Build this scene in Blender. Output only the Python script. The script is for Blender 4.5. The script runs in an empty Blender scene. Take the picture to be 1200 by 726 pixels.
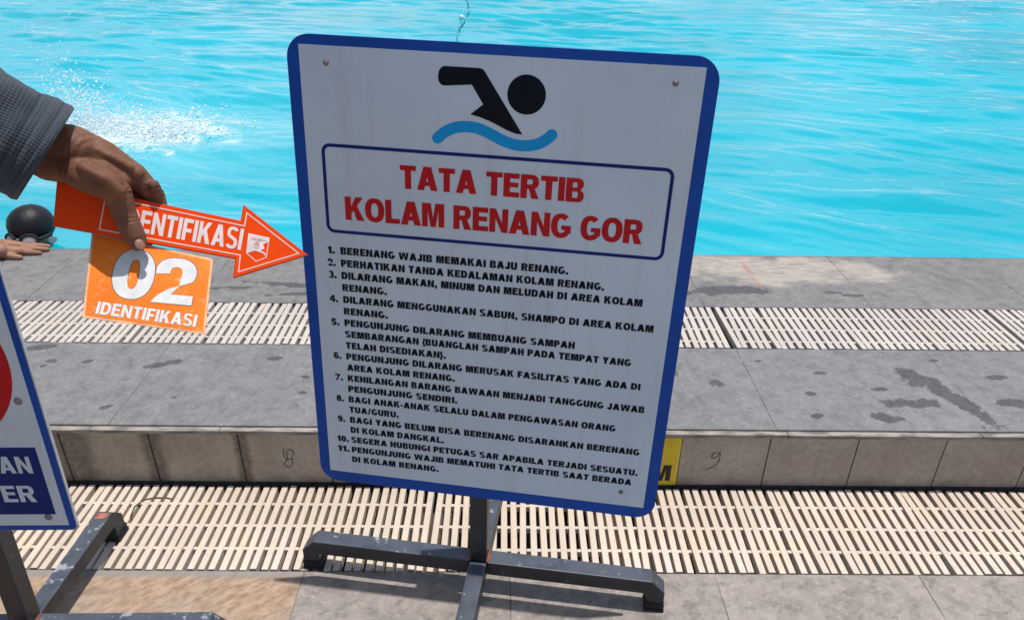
import bpy, bmesh, math, random
import numpy as np
from mathutils import Vector, Matrix, noise
from mathutils.geometry import tessellate_polygon

random.seed(7)
np.random.seed(7)
scene = bpy.context.scene
COL = scene.collection

# ------------------------------------------------------------------ camera
F_PX, CX, CY = 867.6, 600.0, 363.0          # focal length in pixels of a 1200 x 726 picture
PITCH, ROLL, YAW, EYE = math.radians(28.575), math.radians(0.806), math.radians(0.572), 1.44
fwd = np.array([math.sin(YAW)*math.cos(PITCH), math.cos(YAW)*math.cos(PITCH), -math.sin(PITCH)])
rgt = np.array([math.cos(YAW), -math.sin(YAW), 0.0])
upv = np.cross(rgt, fwd)
rgt, upv = (math.cos(ROLL)*rgt + math.sin(ROLL)*upv, -math.sin(ROLL)*rgt + math.cos(ROLL)*upv)
CAM = np.array([0.0, 0.0, EYE])
cam_d = bpy.data.cameras.new('camera')
cam_d.sensor_fit = 'HORIZONTAL'
cam_d.sensor_width = 36.0
cam_d.lens = F_PX/1200.0*36.0
cam_d.clip_start = 0.02
cam_d.clip_end = 2000.0
cam = bpy.data.objects.new('camera', cam_d)
COL.objects.link(cam)
m = Matrix.Identity(4)
for i in range(3):
    m[i][0], m[i][1], m[i][2], m[i][3] = rgt[i], upv[i], -fwd[i], CAM[i]
cam.matrix_world = m
scene.camera = cam

# ------------------------------------------------------------------ light
SUN_EL, SUN_AZ = math.radians(80.9), math.radians(61.8)     # almost overhead, a little to the right and beyond the sign
world = bpy.data.worlds.new('World')
scene.world = world
world.use_nodes = True
nt = world.node_tree
sky = nt.nodes.new('ShaderNodeTexSky')
sky.sky_type = 'NISHITA'
sky.sun_disc = False
sky.sun_elevation = SUN_EL
sky.sun_rotation = SUN_AZ
sky.air_density = 1.0
sky.dust_density = 1.5
sky.ozone_density = 1.0
tc = nt.nodes.new('ShaderNodeTexCoord')
sep = nt.nodes.new('ShaderNodeSeparateXYZ')
nt.links.new(tc.outputs['Generated'], sep.inputs[0])


def wmath(op, a, b):
    nd = nt.nodes.new('ShaderNodeMath')
    nd.operation = op
    for s_, v_ in zip(nd.inputs, (a, b)):
        if isinstance(v_, bpy.types.NodeSocket):
            nt.links.new(v_, s_)
        else:
            s_.default_value = v_
    return nd.outputs[0]


def wstep(x, lo, hi):
    nd = nt.nodes.new('ShaderNodeMapRange')
    nd.interpolation_type = 'SMOOTHSTEP'
    nt.links.new(x, nd.inputs[0])
    nd.inputs[1].default_value, nd.inputs[2].default_value = lo, hi
    return nd.outputs[0]


# unseen bank of bright cloud, added beyond the pool to lighten the water's reflections
cmap = nt.nodes.new('ShaderNodeMapping')
cmap.inputs['Scale'].default_value = (1.6, 1.6, 3.4)
nt.links.new(tc.outputs['Generated'], cmap.inputs['Vector'])
cno = nt.nodes.new('ShaderNodeTexNoise')
cno.inputs['Scale'].default_value = 1.7
cno.inputs['Detail'].default_value = 8
cno.inputs['Roughness'].default_value = 0.58
nt.links.new(cmap.outputs[0], cno.inputs['Vector'])
cl = wmath('MULTIPLY', wstep(cno.outputs[0], 0.34, 0.60), wstep(sep.outputs[1], -0.05, 0.45))
cl = wmath('MULTIPLY', cl, wmath('SUBTRACT', 1.0, wstep(sep.outputs[2], 0.45, 0.85)))
cmix = nt.nodes.new('ShaderNodeMix')
cmix.data_type = 'RGBA'
nt.links.new(cl, cmix.inputs[0])
nt.links.new(sky.outputs[0], cmix.inputs[6])
cmix.inputs[7].default_value = (6.8, 7.6, 8.4, 1.0)
nt.links.new(cmix.outputs[2], nt.nodes['Background'].inputs[0])
nt.nodes['Background'].inputs[1].default_value = 0.12
sun_d = bpy.data.lights.new('sun', 'SUN')
sun_d.energy = 4.0
sun_d.angle = math.radians(0.5)
sun_d.color = (1.0, 0.955, 0.89)
sun = bpy.data.objects.new('sun', sun_d)
COL.objects.link(sun)
sdir = Vector((math.sin(SUN_AZ)*math.cos(SUN_EL), math.cos(SUN_AZ)*math.cos(SUN_EL), math.sin(SUN_EL)))
sun.rotation_euler = sdir.to_track_quat('Z', 'Y').to_euler()
sun.location = (0, 0, 12)
scene.view_settings.view_transform = 'Standard'
scene.view_settings.look = 'None'
scene.view_settings.gamma = 1.0
scene.view_settings.use_curve_mapping = False
scene.view_settings.exposure = 0.0
scene.render.engine = 'CYCLES'
scene.cycles.max_bounces = 8

# ------------------------------------------------------------------ helpers
WM = {}                                       # object -> world matrix


def reg(o, M=None):
    WM[o.name] = M if M is not None else Matrix.Identity(4)
    return o


def empty(name, loc, rz=0.0):
    o = bpy.data.objects.new(name, None)
    o.empty_display_size = 0.1
    COL.objects.link(o)
    o.location = loc
    o.rotation_euler = (0, 0, rz)
    return reg(o, Matrix.Translation(loc) @ Matrix.Rotation(rz, 4, 'Z'))


def tag(o, label=None, cat=None, group=None, kind=None):
    if label:
        o['label'] = label
    if cat:
        o['category'] = cat
    if group:
        o['group'] = group
    if kind:
        o['kind'] = kind
    return o


def link_mesh(name, me, mat, parent=None):
    o = bpy.data.objects.new(name, me)
    COL.objects.link(o)
    if mat is not None:
        me.materials.clear()
        for mm in (mat if isinstance(mat, (list, tuple)) else [mat]):
            me.materials.append(mm)
    if parent is not None:
        o.parent = parent
        me.transform(WM[parent.name].inverted())
        reg(o, WM[parent.name])
    else:
        reg(o)
    return o


def obj(name, bm, mat, parent=None, smooth=False, bevel=0.0, seg=2, origin=None):
    """bm holds WORLD coordinates; result is one mesh object."""
    bmesh.ops.recalc_face_normals(bm, faces=bm.faces)
    me = bpy.data.meshes.new(name)
    bm.to_mesh(me)
    bm.free()
    o = link_mesh(name, me, mat, parent)
    if origin is not None and parent is None:
        me.transform(Matrix.Translation(-Vector(origin)))
        o.location = origin
        WM[o.name] = Matrix.Translation(origin)
    if smooth:
        me.polygons.foreach_set('use_smooth', [True]*len(me.polygons))
    if bevel:
        bv = o.modifiers.new('bevel', 'BEVEL')
        bv.width = bevel
        bv.segments = seg
        bv.limit_method = 'ANGLE'
        bv.angle_limit = math.radians(35)
    return o


def ray(p):
    """direction from the eye through a picture point, length 1 along the view axis"""
    return fwd + rgt*((p[0]-CX)/F_PX) - upv*((p[1]-CY)/F_PX)


def at(px, py, d):
    return Vector(CAM + ray((px, py))*d)


class Plane:
    """A flat thing standing in the scene: origin, in-plane unit axes and outward normal."""
    def __init__(self, o, u, v):
        self.o = np.array(o, float)
        self.u = np.array(u, float)/np.linalg.norm(u)
        v = np.array(v, float)
        v = v-self.u*(v@self.u)
        self.v = v/np.linalg.norm(v)
        self.n = np.cross(self.u, self.v)

    def uv(self, p):
        r = ray(p)
        t = (self.n@(self.o-CAM))/(self.n@r)
        w = CAM+r*t-self.o
        return (w@self.u, w@self.v)

    def pt(self, u, v, n=0.0):
        return Vector(self.o+self.u*u+self.v*v+self.n*n)


def prism(bm, pl, pts, n0, n1, mi=0):
    """extrude the outline pts (u, v) of plane pl from height n0 to n1"""
    a = [bm.verts.new(pl.pt(u, v, n0)) for u, v in pts]
    b = [bm.verts.new(pl.pt(u, v, n1)) for u, v in pts]
    k = len(pts)
    fs = [bm.faces.new(b), bm.faces.new(a[::-1])]
    for i in range(k):
        fs.append(bm.faces.new((a[i], a[(i+1) % k], b[(i+1) % k], b[i])))
    for f in fs:
        f.material_index = mi
    return fs


def round_rect(u0, v0, u1, v1, r, k=8):
    pts = []
    for cx, cy, a0 in ((u1-r, v1-r, 0), (u0+r, v1-r, 90), (u0+r, v0+r, 180), (u1-r, v0+r, 270)):
        for i in range(k+1):
            a = math.radians(a0+90*i/k)
            pts.append((cx+r*math.cos(a), cy+r*math.sin(a)))
    return pts


def ring(bm, pl, outer, inner, n0, n1):
    """flat frame between two outlines with the same number of points"""
    k = len(outer)
    L = [[bm.verts.new(pl.pt(u, v, n)) for u, v in o] for o in (outer, inner) for n in (n0, n1)]
    o0, o1, i0, i1 = L
    for i in range(k):
        j = (i+1) % k
        bm.faces.new((o1[i], o1[j], i1[j], i1[i]))
        bm.faces.new((o0[i], i0[i], i0[j], o0[j]))
        bm.faces.new((o0[i], o0[j], o1[j], o1[i]))
        bm.faces.new((i0[i], i1[i], i1[j], i0[j]))


def stroke(path, w, caps=8):
    """outline (list of points) of a thick line with round ends along path in (u, v)"""
    P = [np.array(p) for p in path]
    L, Rr = [], []
    n = len(P)
    for i in range(n):
        d = P[min(i+1, n-1)]-P[max(i-1, 0)]
        d = d/np.linalg.norm(d)
        nn = np.array((-d[1], d[0]))
        L.append(P[i]+nn*w/2)
        Rr.append(P[i]-nn*w/2)
    out = [tuple(p) for p in Rr]
    d = P[-1]-P[-2]
    a = math.atan2(d[1], d[0])
    for i in range(1, caps):
        t = a-math.pi/2+math.pi*i/caps
        out.append((P[-1][0]+w/2*math.cos(t), P[-1][1]+w/2*math.sin(t)))
    out += [tuple(p) for p in L[::-1]]
    d = P[0]-P[1]
    a = math.atan2(d[1], d[0])
    for i in range(1, caps):
        t = a-math.pi/2+math.pi*i/caps
        out.append((P[0][0]+w/2*math.cos(t), P[0][1]+w/2*math.sin(t)))
    return out


def spline(pts, n=10):
    P = [np.array(p, float) for p in pts]
    P = [2*P[0]-P[1]]+P+[2*P[-1]-P[-2]]
    out = []
    for i in range(1, len(P)-2):
        for k in range(n):
            t = k/n
            a, b, c, d = P[i-1:i+3]
            out.append(0.5*((2*b)+(c-a)*t+(2*a-5*b+4*c-d)*t*t+(3*b-a-3*c+d)*t**3))
    out.append(P[-2])
    return out


_glyph_cache = {}


def arc(cx, cy, rx, ry, a0, a1, n=10, p=2.25):
    out = []
    for i in range(n+1):
        a = math.radians(a0+(a1-a0)*i/n)
        c, s = math.cos(a), math.sin(a)
        out.append((cx+rx*math.copysign(abs(c)**(2/p), c), cy+ry*math.copysign(abs(s)**(2/p), s)))
    return out


def ribbon(path, w0, w1=None):
    """square-ended pen stroke along a smooth path; w0 wide where it runs sideways, w1 where it runs upright"""
    w1 = w0 if w1 is None else w1
    P = [np.array(p, float) for p in path]
    L, R_ = [], []
    for i in range(len(P)):
        d = P[min(i+1, len(P)-1)]-P[max(i-1, 0)]
        d = d/np.linalg.norm(d)
        w = w0*abs(d[0])+w1*abs(d[1])
        w = w/(abs(d[0])+abs(d[1]))
        nn = np.array((-d[1], d[0]))*w/2
        L.append(tuple(P[i]+nn))
        R_.append(tuple(P[i]-nn))
    return L+R_[::-1]


def glyph(ch, t):
    """hand-drawn heavy grotesque capital: list of (outer, holes...) and its width; cap height 1, stem t"""
    h = t*0.80                       # weight of the bars
    if ch == ' ':
        return [], 0.30
    if ch == 'I':
        return [([(0, 0), (t, 0), (t, 1), (0, 1)],)], t
    if ch == 'L':
        W = .62
        return [([(0, 0), (W, 0), (W, h), (t, h), (t, 1), (0, 1)],)], W
    if ch == 'E':
        W = .66
        m0, m1 = .5-h*.47+.02, .5+h*.47+.02
        return [([(0, 0), (W, 0), (W, h), (t, h), (t, m0), (W*.92, m0), (W*.92, m1), (t, m1), (t, 1-h), (W*.98, 1-h), (W*.98, 1), (0, 1)],)], W
    if ch == 'F':
        W = .62
        m0, m1 = .46-h*.47, .46+h*.47
        return [([(0, 0), (t, 0), (t, m0), (W*.9, m0), (W*.9, m1), (t, m1), (t, 1-h), (W, 1-h), (W, 1), (0, 1)],)], W
    if ch == 'H':
        W = .76
        m0, m1 = .5-h*.5, .5+h*.5
        return [([(0, 0), (t, 0), (t, m0), (W-t, m0), (W-t, 0), (W, 0), (W, 1), (W-t, 1), (W-t, m1), (t, m1), (t, 1), (0, 1)],)], W
    if ch == 'T':
        W = .68
        c = W/2
        return [([(c-t/2, 0), (c+t/2, 0), (c+t/2, 1-h), (W, 1-h), (W, 1), (0, 1), (0, 1-h), (c-t/2, 1-h)],)], W
    if ch == 'A':
        W = .80+t*.25
        c, a, tl = W/2, t*.62, t*1.08
        k = (c-a)                                  # horizontal run of an outer edge
        ym = (W-2*tl)/(W-2*a)
        b0, b1 = .19, .19+h*.86
        xl = lambda y: tl+k*y
        return [([(0, 0), (tl, 0), (xl(b0), b0), (W-xl(b0), b0), (W-tl, 0), (W, 0), (c+a, 1), (c-a, 1)],
                 [(xl(b1), b1), (W-xl(b1), b1), (c, min(ym, .86))])], W
    if ch == 'K':
        W = .78+t*.15
        return [([(0, 0), (t, 0), (t, .30), (t+.105, .42), (W-t*1.22, 0), (W, 0), (W*.5+t*.42, .63), (W-.03, 1), (W-.03-t*1.22, 1), (t, .58), (t, 1), (0, 1)],)], W
    if ch == 'M':
        W = .92+t*.1
        c = W/2
        return [([(0, 0), (t*.92, 0), (t*.92, .70), (c-t*.42, 0), (c+t*.42, 0), (W-t*.92, .70), (W-t*.92, 0), (W, 0), (W, 1), (W-t*1.42, 1), (c, .38), (t*1.42, 1), (0, 1)],)], W
    if ch == 'N':
        W = .78
        return [([(0, 0), (t*.95, 0), (t*.95, .60), (W-t*.98, 0), (W, 0), (W, 1), (W-t*.95, 1), (W-t*.95, .40), (t*.98, 1), (0, 1)],)], W
    if ch == 'W':
        W = 1.16+t*.2
        c = W/2
        q, r = W*.27, W*.73
        return [([(q-t*.5, 0), (q+t*.48, 0), (c, .60), (r-t*.48, 0), (r+t*.5, 0), (W, 1), (W-t*1.02, 1), (r+.005, .40), (c+t*.45, 1), (c-t*.45, 1), (q-.005, .40), (t*1.02, 1), (0, 1)],)], W
    if ch == 'Y':
        W = .78
        c = W/2
        return [([(c-t/2, 0), (c+t/2, 0), (c+t/2, .40), (W, 1), (W-t*1.15, 1), (c, .63), (t*1.15, 1), (0, 1), (c-t/2, .40)],)], W
    if ch in 'O0':
        W = .84 if ch == 'O' else .68
        return [(arc(W/2, .5, W/2, .515, 0, 360, 40)[:-1], arc(W/2, .5, W/2-t, .515-h, 0, 360, 32, 2.4)[:-1])], W
    if ch == 'D':
        W = .77
        r = W*.52
        return [([(0, 0)]+arc(W-r, .5, r, .5, -90, 90, 18)+[(0, 1)], [(t, h)]+arc(W-r, .5, r-t, .5-h, -90, 90, 16)+[(t, 1-h)])], W
    if ch in 'PRB':
        W = {'P': .70, 'R': .77, 'B': .74}[ch]
        if ch == 'P':
            y0, y1 = .34, 1.0
            r, cy = .30, .67
            return [([(0, 0), (t, 0), (t, y0)]+arc(W-r, cy, r, .33, -90, 90, 14)+[(0, 1)],
                     [(t, y0+h*.9)]+arc(W-r, cy, r-t*.95, .33-h*.92, -90, 90, 12)+[(t, 1-h*.94)])], W
        if ch == 'R':
            y0 = .40
            r, cy = .28, .70
            wr = W-.03
            return [([(0, 0), (t, 0), (t, y0), (t+.08, y0), (W-t*1.18, 0), (W, 0), (wr-.17, y0+.035)]+arc(wr-r, cy, r, .30, -62, 90, 12)+[(0, 1)],
                     [(t, y0+h*.86)]+arc(wr-r, cy, r-t*.95, .30-h*.93, -90, 90, 12)+[(t, 1-h*.94)])], W
        r1, r2 = .25, .27
        m = .52
        up = arc(W-.03-r1, (1+m)/2, r1, (1-m)/2, -60, 90, 10)
        lo = arc(W-r2, m/2, r2, m/2, -90, 66, 12)
        hh = h*.84
        return [([(0, 0)]+lo+up+[(0, 1)], [(t, hh)]+arc(W-r2-.01, (hh+m-hh*.42)/2, r2-t*.92, (m-hh*.42-hh)/2, -90, 90, 9)+[(t, m-hh*.42)],
                 [(t, m+hh*.5)]+arc(W-.05-r1, (m+hh*.5+1-hh)/2, r1-t*.9, (1-hh-m-hh*.5)/2, -90, 90, 9)+[(t, 1-hh)])], W
    if ch == 'U':
        W = .76
        r = W/2
        return [([(0, 1)]+arc(r, .36, r, .375, 180, 360, 18)+[(W, 1), (W-t, 1)]+arc(r, .36, r-t, .375-h, 360, 180, 14)+[(t, 1)],)], W
    if ch == 'J':
        W = .60
        r = W/2
        return [([(W, 1), (W-t, 1)]+arc(r, .30, r-t, .315-h, 360, 190, 12)+[(t*.95, .34), (0, .31)]+arc(r, .30, r, .315, 185, 360, 16),)], W
    if ch in 'GC':
        W = .82
        c = W/2
        out = arc(c, .5, c, .515, 48, 318 if ch == 'C' else 328, 30)
        inn = arc(c, .5, c-t, .515-h, 318 if ch == 'C' else 300, 42, 24, 2.4)
        if ch == 'C':
            return [(out+inn,)], W
        m = .52
        return [(out+[(W, .17), (W, m), (c+.02, m), (c+.02, m-h*.85), (W-t*.95, m-h*.85), (W-t*.95, .26)]+inn,)], W
    if ch == 'S':
        W = .75
        c = W/2
        rx, ry, k = W/2, .283, h*.80
        ti = t*.93
        A = arc(c-.005, .735, rx*.97, ry, 22, 236, 22)+arc(c, .268, rx-ti, ry-k, 72, -158, 18, 2.4)
        B = arc(c, .268, rx, ry, 202, 416, 22)+arc(c-.005, .735, rx*.97-ti, ry-k, 252, 30, 18, 2.4)
        return [(A+B,)], W
    if ch == '1':
        W = .46
        return [([(W-t, 0), (W, 0), (W, 1), (W-t*.75, 1), (W-t*1.1, .90), (0, .80), (0, .80-h*.95), (W-t, .74)],)], W
    if ch == '2':
        W = .70
        out = arc(W/2, .69, W/2, .325, 178, -32, 20)
        inn = arc(W/2, .69, W/2-t*.98, .325-h, -22, 176, 16)
        return [([(0, 0), (W, 0), (W, h)]+[(t*1.28, h)]+[(W*.62, .385)]+inn[2:]+[(t*.98, .66), (.005, .63)]+out[1:]+[(W*.66, .36)][:0]+[(W*.40, .325), (.10, .17)],)], W
    if ch == '3':
        W = .70
        c = W/2
        k = h*.86
        rt = W/2*.93
        o = arc(c, .272, W/2, .287, 194, 386, 20)+arc(c, .742, rt, .273, -28, 166, 18)
        n_ = arc(c, .742, rt-t*.93, .273-k, 160, -66, 14)+[(c-.06, .515+k*.42), (c-.06, .515-k*.42)]+arc(c, .272, W/2-t*.93, .287-k, 66, -158, 14)
        return [(o+n_,)], W
    if ch == '4':
        W = .74
        return [([(W*.50-.0, 0), (W*.50+t, 0), (W*.50+t, .21), (W, .21), (W, .21+h), (W*.50+t, .21+h), (W*.50+t, 1), (W*.5-.02, 1), (0, .21+h), (0, .21), (W*.5, .21)],
                 [(W*.27, .21+h), (W*.5, .21+h), (W*.5, .70)])], W
    if ch == '5':
        W = .70
        return [([(.06, 1), (.02, .44)]+arc(W/2, .33, W/2-t*.95, .345-h*.95, 130, -160, 20)+[(t, .29), (.01, .26)]+arc(W/2, .33, W/2, .345, -172, 105, 24)
                 + [(.06+t*.62, .64), (.06+t*.7, 1-h), (W-.03, 1-h), (W-.03, 1)],)], W
    if ch in '69':
        W = .70
        body = [(arc(W/2, .33, W/2, .345, 0, 360, 30)[:-1], arc(W/2, .33, W/2-t*.95, .345-h*.95, 0, 360, 22)[:-1])]
        # one outline: bowl and the sweeping stem
        out = arc(W/2, .33, W/2, .345, 118, -180, 26)+[(0, .56)]+arc(W/2, .62, W/2, .395, 180, 30, 14)
        inn = [(W-t*1.02, .75)]+arc(W/2, .68, W/2-t*.92, .335-h, 60, 175, 8)+[(t*.86, .56), (W*.36, .665)]
        g = [(out+inn, arc(W/2, .33, W/2-t*.95, .345-h*.95, 0, 360, 22)[:-1])]
        if ch == '9':
            g = [tuple([(W-x, 1-y) for x, y in lp] for lp in s) for s in g]
        return g, W
    if ch == '7':
        W = .68
        return [([(0, 1), (W, 1), (W, 1-h*.9), (W*.62, .45), (W*.50, 0), (W*.5-t, 0), (W*.36, .45), (W*.60, 1-h), (0, 1-h)],)], W
    if ch == '8':
        W = .72
        o = arc(W/2, .27, W/2, .285, 152, 388, 22)
        u = arc(W/2, .745, W/2*.92, .27, -28, 208, 20)
        return [(o+u, arc(W/2, .27, W/2-t*.95, .27-h*.80, 0, 360, 20)[:-1], arc(W/2, .745, W/2*.92-t*.9, .25-h*.76, 0, 360, 20)[:-1])], W
    if ch == '.':
        return [([(0, 0), (t, 0), (t, t), (0, t)],)], t
    if ch == ',':
        return [([(0, 0), (t*.5, 0), (t*.12, -.17), (t*.45, -.20), (t, 0), (t, t), (0, t)],)], t
    if ch == '-':
        return [([(0, .28), (.34, .28), (.34, .28+h), (0, .28+h)],)], .34
    if ch == '/':
        return [([(0, -.02), (t*.7, -.02), (.40, 1.02), (.40-t*.7, 1.02)],)], .40
    if ch in '()':
        W = .32
        P = [(W-t*.35, 1.03), (t*.75, .78), (t*.42, .40), (t*.75, .03), (W-t*.35, -.22)]
        if ch == ')':
            P = [(W-x, y) for x, y in P]
        return [(ribbon(spline(P, 4), t*.8, t*.8),)], W
    raise KeyError(ch)


def text_tris(s, weight=0.22, spacing=0.10):
    """triangles for a line of lettering: 2D verts, faces, width; cap height 1, left edge 0"""
    key = (s, weight, spacing)
    if key in _glyph_cache:
        return _glyph_cache[key]
    V, Fc = [], []
    x = 0.0
    for ch in s:
        shapes, W = glyph(ch, weight)
        for sh_ in shapes:
            loops = [[Vector((px+x, py, 0)) for px, py in lp] for lp in sh_]
            flat = [p for lp in loops for p in lp]
            k0 = len(V)
            for tri in tessellate_polygon(loops):
                a, b, c = (flat[i] for i in tri)
                if abs((b-a).cross(c-a).z) > 1e-7:
                    Fc.append(tuple(k0+i for i in tri))
            V += [(p.x, p.y) for p in flat]
        kern = 0.0
        x += W+spacing
    V = np.array(V)
    r = (V, Fc, x-spacing)
    _glyph_cache[key] = r
    return r


def put_text(bm, pl, s, p0, p1, cap, n, bold=0.22, spacing=0.10):
    """text s from baseline start p0 to baseline end p1 (both u, v on plane pl), letters `cap` high"""
    v, f, w = text_tris(s, bold, spacing)
    d = np.array(p1)-np.array(p0)
    ln = np.linalg.norm(d)
    d = d/ln
    e = np.array((-d[1], d[0]))
    vs = []
    for x, y in v:
        q = np.array(p0)+d*(x/w*ln)+e*(y*cap)
        vs.append(bm.verts.new(pl.pt(q[0], q[1], n)))
    for t in f:
        try:
            bm.faces.new([vs[i] for i in t])
        except ValueError:
            pass


def flat_obj(name, bm, mat, parent, n):
    """text sheet: orient its faces along n"""
    bm.normal_update()
    n = Vector(n)
    for fc in bm.faces:
        if fc.normal.dot(n) < 0:
            fc.normal_flip()
    me = bpy.data.meshes.new(name)
    bm.to_mesh(me)
    bm.free()
    return link_mesh(name, me, mat, parent)


def box(bm, x0, y0, z0, x1, y1, z1, M=None, mi=0):
    vs = [Vector((x, y, z)) for z in (z0, z1) for y in (y0, y1) for x in (x0, x1)]
    if M is not None:
        vs = [M @ q for q in vs]
    v = [bm.verts.new(q) for q in vs]
    for q in ((0, 2, 3, 1), (4, 5, 7, 6), (0, 1, 5, 4), (1, 3, 7, 5), (3, 2, 6, 7), (2, 0, 4, 6)):
        bm.faces.new([v[i] for i in q]).material_index = mi


def tube(bm, pts, rad, k=10, close=True):
    """round tube along world points; rad is a number or one radius per point"""
    P = [Vector(p) for p in pts]
    n = len(P)
    R = [rad]*n if isinstance(rad, (int, float)) else rad
    rings = []
    ref = None
    for i in range(n):
        t = (P[min(i+1, n-1)]-P[max(i-1, 0)]).normalized()
        if ref is None:
            ref = t.orthogonal().normalized()
        ref = (ref-t*ref.dot(t)).normalized()
        b = t.cross(ref)
        rings.append([bm.verts.new(P[i]+(ref*math.cos(2*math.pi*j/k)+b*math.sin(2*math.pi*j/k))*R[i]) for j in range(k)])
    for a, b in zip(rings, rings[1:]):
        for j in range(k):
            bm.faces.new((a[j], a[(j+1) % k], b[(j+1) % k], b[j]))
    if close:
        bm.faces.new(rings[0][::-1])
        bm.faces.new(rings[-1])


def organic(name, caps, voxel, mat, parent, smooth=6, extra=None, fac=0.5):
    """caps: list of (p0, r0, p1, r1) round cones in world space -> one continuous smooth skin"""
    bm = bmesh.new()
    for p0, r0, p1, r1 in caps:
        p0, p1 = Vector(p0), Vector(p1)
        d = p1-p0
        if d.length < 1e-6:
            bmesh.ops.create_icosphere(bm, subdivisions=3, radius=r0, matrix=Matrix.Translation(p0))
            continue
        n = 24
        pts, rs = [], []
        L = d.length
        ax = d/L
        for i in range(7):
            a = math.pi/2*(1-i/6)
            pts.append(p0-ax*r0*math.sin(a))
            rs.append(max(r0*math.cos(a), r0*0.02))
        for i in range(1, 4):
            pts.append(p0+d*i/4)
            rs.append(r0+(r1-r0)*i/4)
        for i in range(7):
            a = math.pi/2*i/6
            pts.append(p1+ax*r1*math.sin(a))
            rs.append(max(r1*math.cos(a), r1*0.02))
        tube(bm, pts, rs, n)
    bmesh.ops.recalc_face_normals(bm, faces=bm.faces)
    me = bpy.data.meshes.new('tmp_org')
    bm.to_mesh(me)
    bm.free()
    ob = bpy.data.objects.new('tmp_org', me)
    COL.objects.link(ob)
    rm = ob.modifiers.new('remesh', 'REMESH')
    rm.mode = 'VOXEL'
    rm.voxel_size = voxel
    sm = ob.modifiers.new('smooth', 'SMOOTH')
    sm.factor = fac
    sm.iterations = smooth
    dg = bpy.context.evaluated_depsgraph_get()
    res = bpy.data.meshes.new_from_object(ob.evaluated_get(dg))
    bpy.data.objects.remove(ob)
    bpy.data.meshes.remove(me)
    res.name = name
    if extra:
        extra(res)
    res.polygons.foreach_set('use_smooth', [True]*len(res.polygons))
    return link_mesh(name, res, mat, parent)


# ------------------------------------------------------------------ materials
class NB:
    """small helper round one material's node tree"""
    def __init__(self, name):
        self.mat = bpy.data.materials.new(name)
        self.mat.use_nodes = True
        self.t = self.mat.node_tree
        self.b = self.t.nodes['Principled BSDF']
        self.co = self.t.nodes.new('ShaderNodeTexCoord').outputs['Object']

    def n(self, typ, **kw):
        nd = self.t.nodes.new(typ)
        for k, v in kw.items():
            setattr(nd, k, v)
        return nd

    def l(self, a, b):
        self.t.links.new(a, b)

    def val(self, x):
        return x

    def setin(self, sock, v):
        if hasattr(v, 'is_output') or isinstance(v, bpy.types.NodeSocket):
            self.l(v, sock)
        else:
            sock.default_value = v

    def math(self, op, a, b=0.0, c=0.0, clamp=False):
        nd = self.n('ShaderNodeMath', operation=op)
        nd.use_clamp = clamp
        for s, v in zip(nd.inputs, (a, b, c)):
            self.setin(s, v)
        return nd.outputs[0]

    def noise(self, scale, detail=4.0, rough=0.55, vec=None, dist=0.0):
        nd = self.n('ShaderNodeTexNoise')
        nd.inputs['Scale'].default_value = scale
        nd.inputs['Detail'].default_value = detail
        nd.inputs['Roughness'].default_value = rough
        nd.inputs['Distortion'].default_value = dist
        self.l(vec if vec is not None else self.co, nd.inputs['Vector'])
        return nd.outputs[0]

    def ramp(self, x, lo, hi, a=0.0, b=1.0):
        nd = self.n('ShaderNodeMapRange')
        nd.interpolation_type = 'SMOOTHSTEP'
        for s, v in zip(nd.inputs, (x, lo, hi, a, b)):
            self.setin(s, v)
        return nd.outputs[0]

    def mix(self, fac, a, b, blend='MIX'):
        nd = self.n('ShaderNodeMix', data_type='RGBA', blend_type=blend)
        self.setin(nd.inputs[0], fac)
        for s, v in ((nd.inputs[6], a), (nd.inputs[7], b)):
            if isinstance(v, tuple):
                v = (*v, 1.0) if len(v) == 3 else v
            self.setin(s, v)
        return nd.outputs[2]

    def mapped(self, scale=(1, 1, 1), loc=(0, 0, 0), rot=(0, 0, 0), vec=None):
        # turn first, then stretch, so that the grain runs along the turned axes
        nd = self.n('ShaderNodeMapping', vector_type='TEXTURE')
        nd.inputs['Scale'].default_value = tuple(1.0/q for q in scale)
        nd.inputs['Location'].default_value = loc
        nd.inputs['Rotation'].default_value = rot
        self.l(vec if vec is not None else self.co, nd.inputs['Vector'])
        return nd.outputs[0]

    def bump(self, h, strength=0.3, dist=0.002):
        nd = self.n('ShaderNodeBump')
        nd.inputs['Strength'].default_value = strength
        nd.inputs['Distance'].default_value = dist
        self.l(h, nd.inputs['Height'])
        self.l(nd.outputs[0], self.b.inputs['Normal'])
        return nd

    def out(self, color=None, rough=None, spec=None, metal=None):
        for k, v in (('Base Color', color), ('Roughness', rough), ('Specular IOR Level', spec), ('Metallic', metal)):
            if v is not None:
                if isinstance(v, tuple) and len(v) == 3:
                    v = (*v, 1.0)
                self.setin(self.b.inputs[k], v)
        return self.mat


def paint(name, c, rough=0.45, var=0.12, scale=25.0, spec=0.4, worn=None, wornamt=0.0):
    b = NB(name)
    f = b.ramp(b.noise(scale, 5), 0.3, 0.7)
    col = b.mix(f, tuple(x*(1-var) for x in c), tuple(min(1, x*(1+var)) for x in c))
    if worn:
        w = b.ramp(b.noise(scale*1.7, 8, 0.7), 0.62-wornamt, 0.66-wornamt)
        col = b.mix(w, col, worn)
    b.bump(b.noise(scale*6, 3), 0.08, 0.001)
    return b.out(col, rough, spec)


# ------------------------------------------------------------------ the setting: ground, deck, pool
DECK = 0.192
G0, WALL = 1.295, 1.609        # near edge of the lower grating, face of the step
FG0, FG1, POOL = 2.047, 2.327, 2.782


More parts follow.
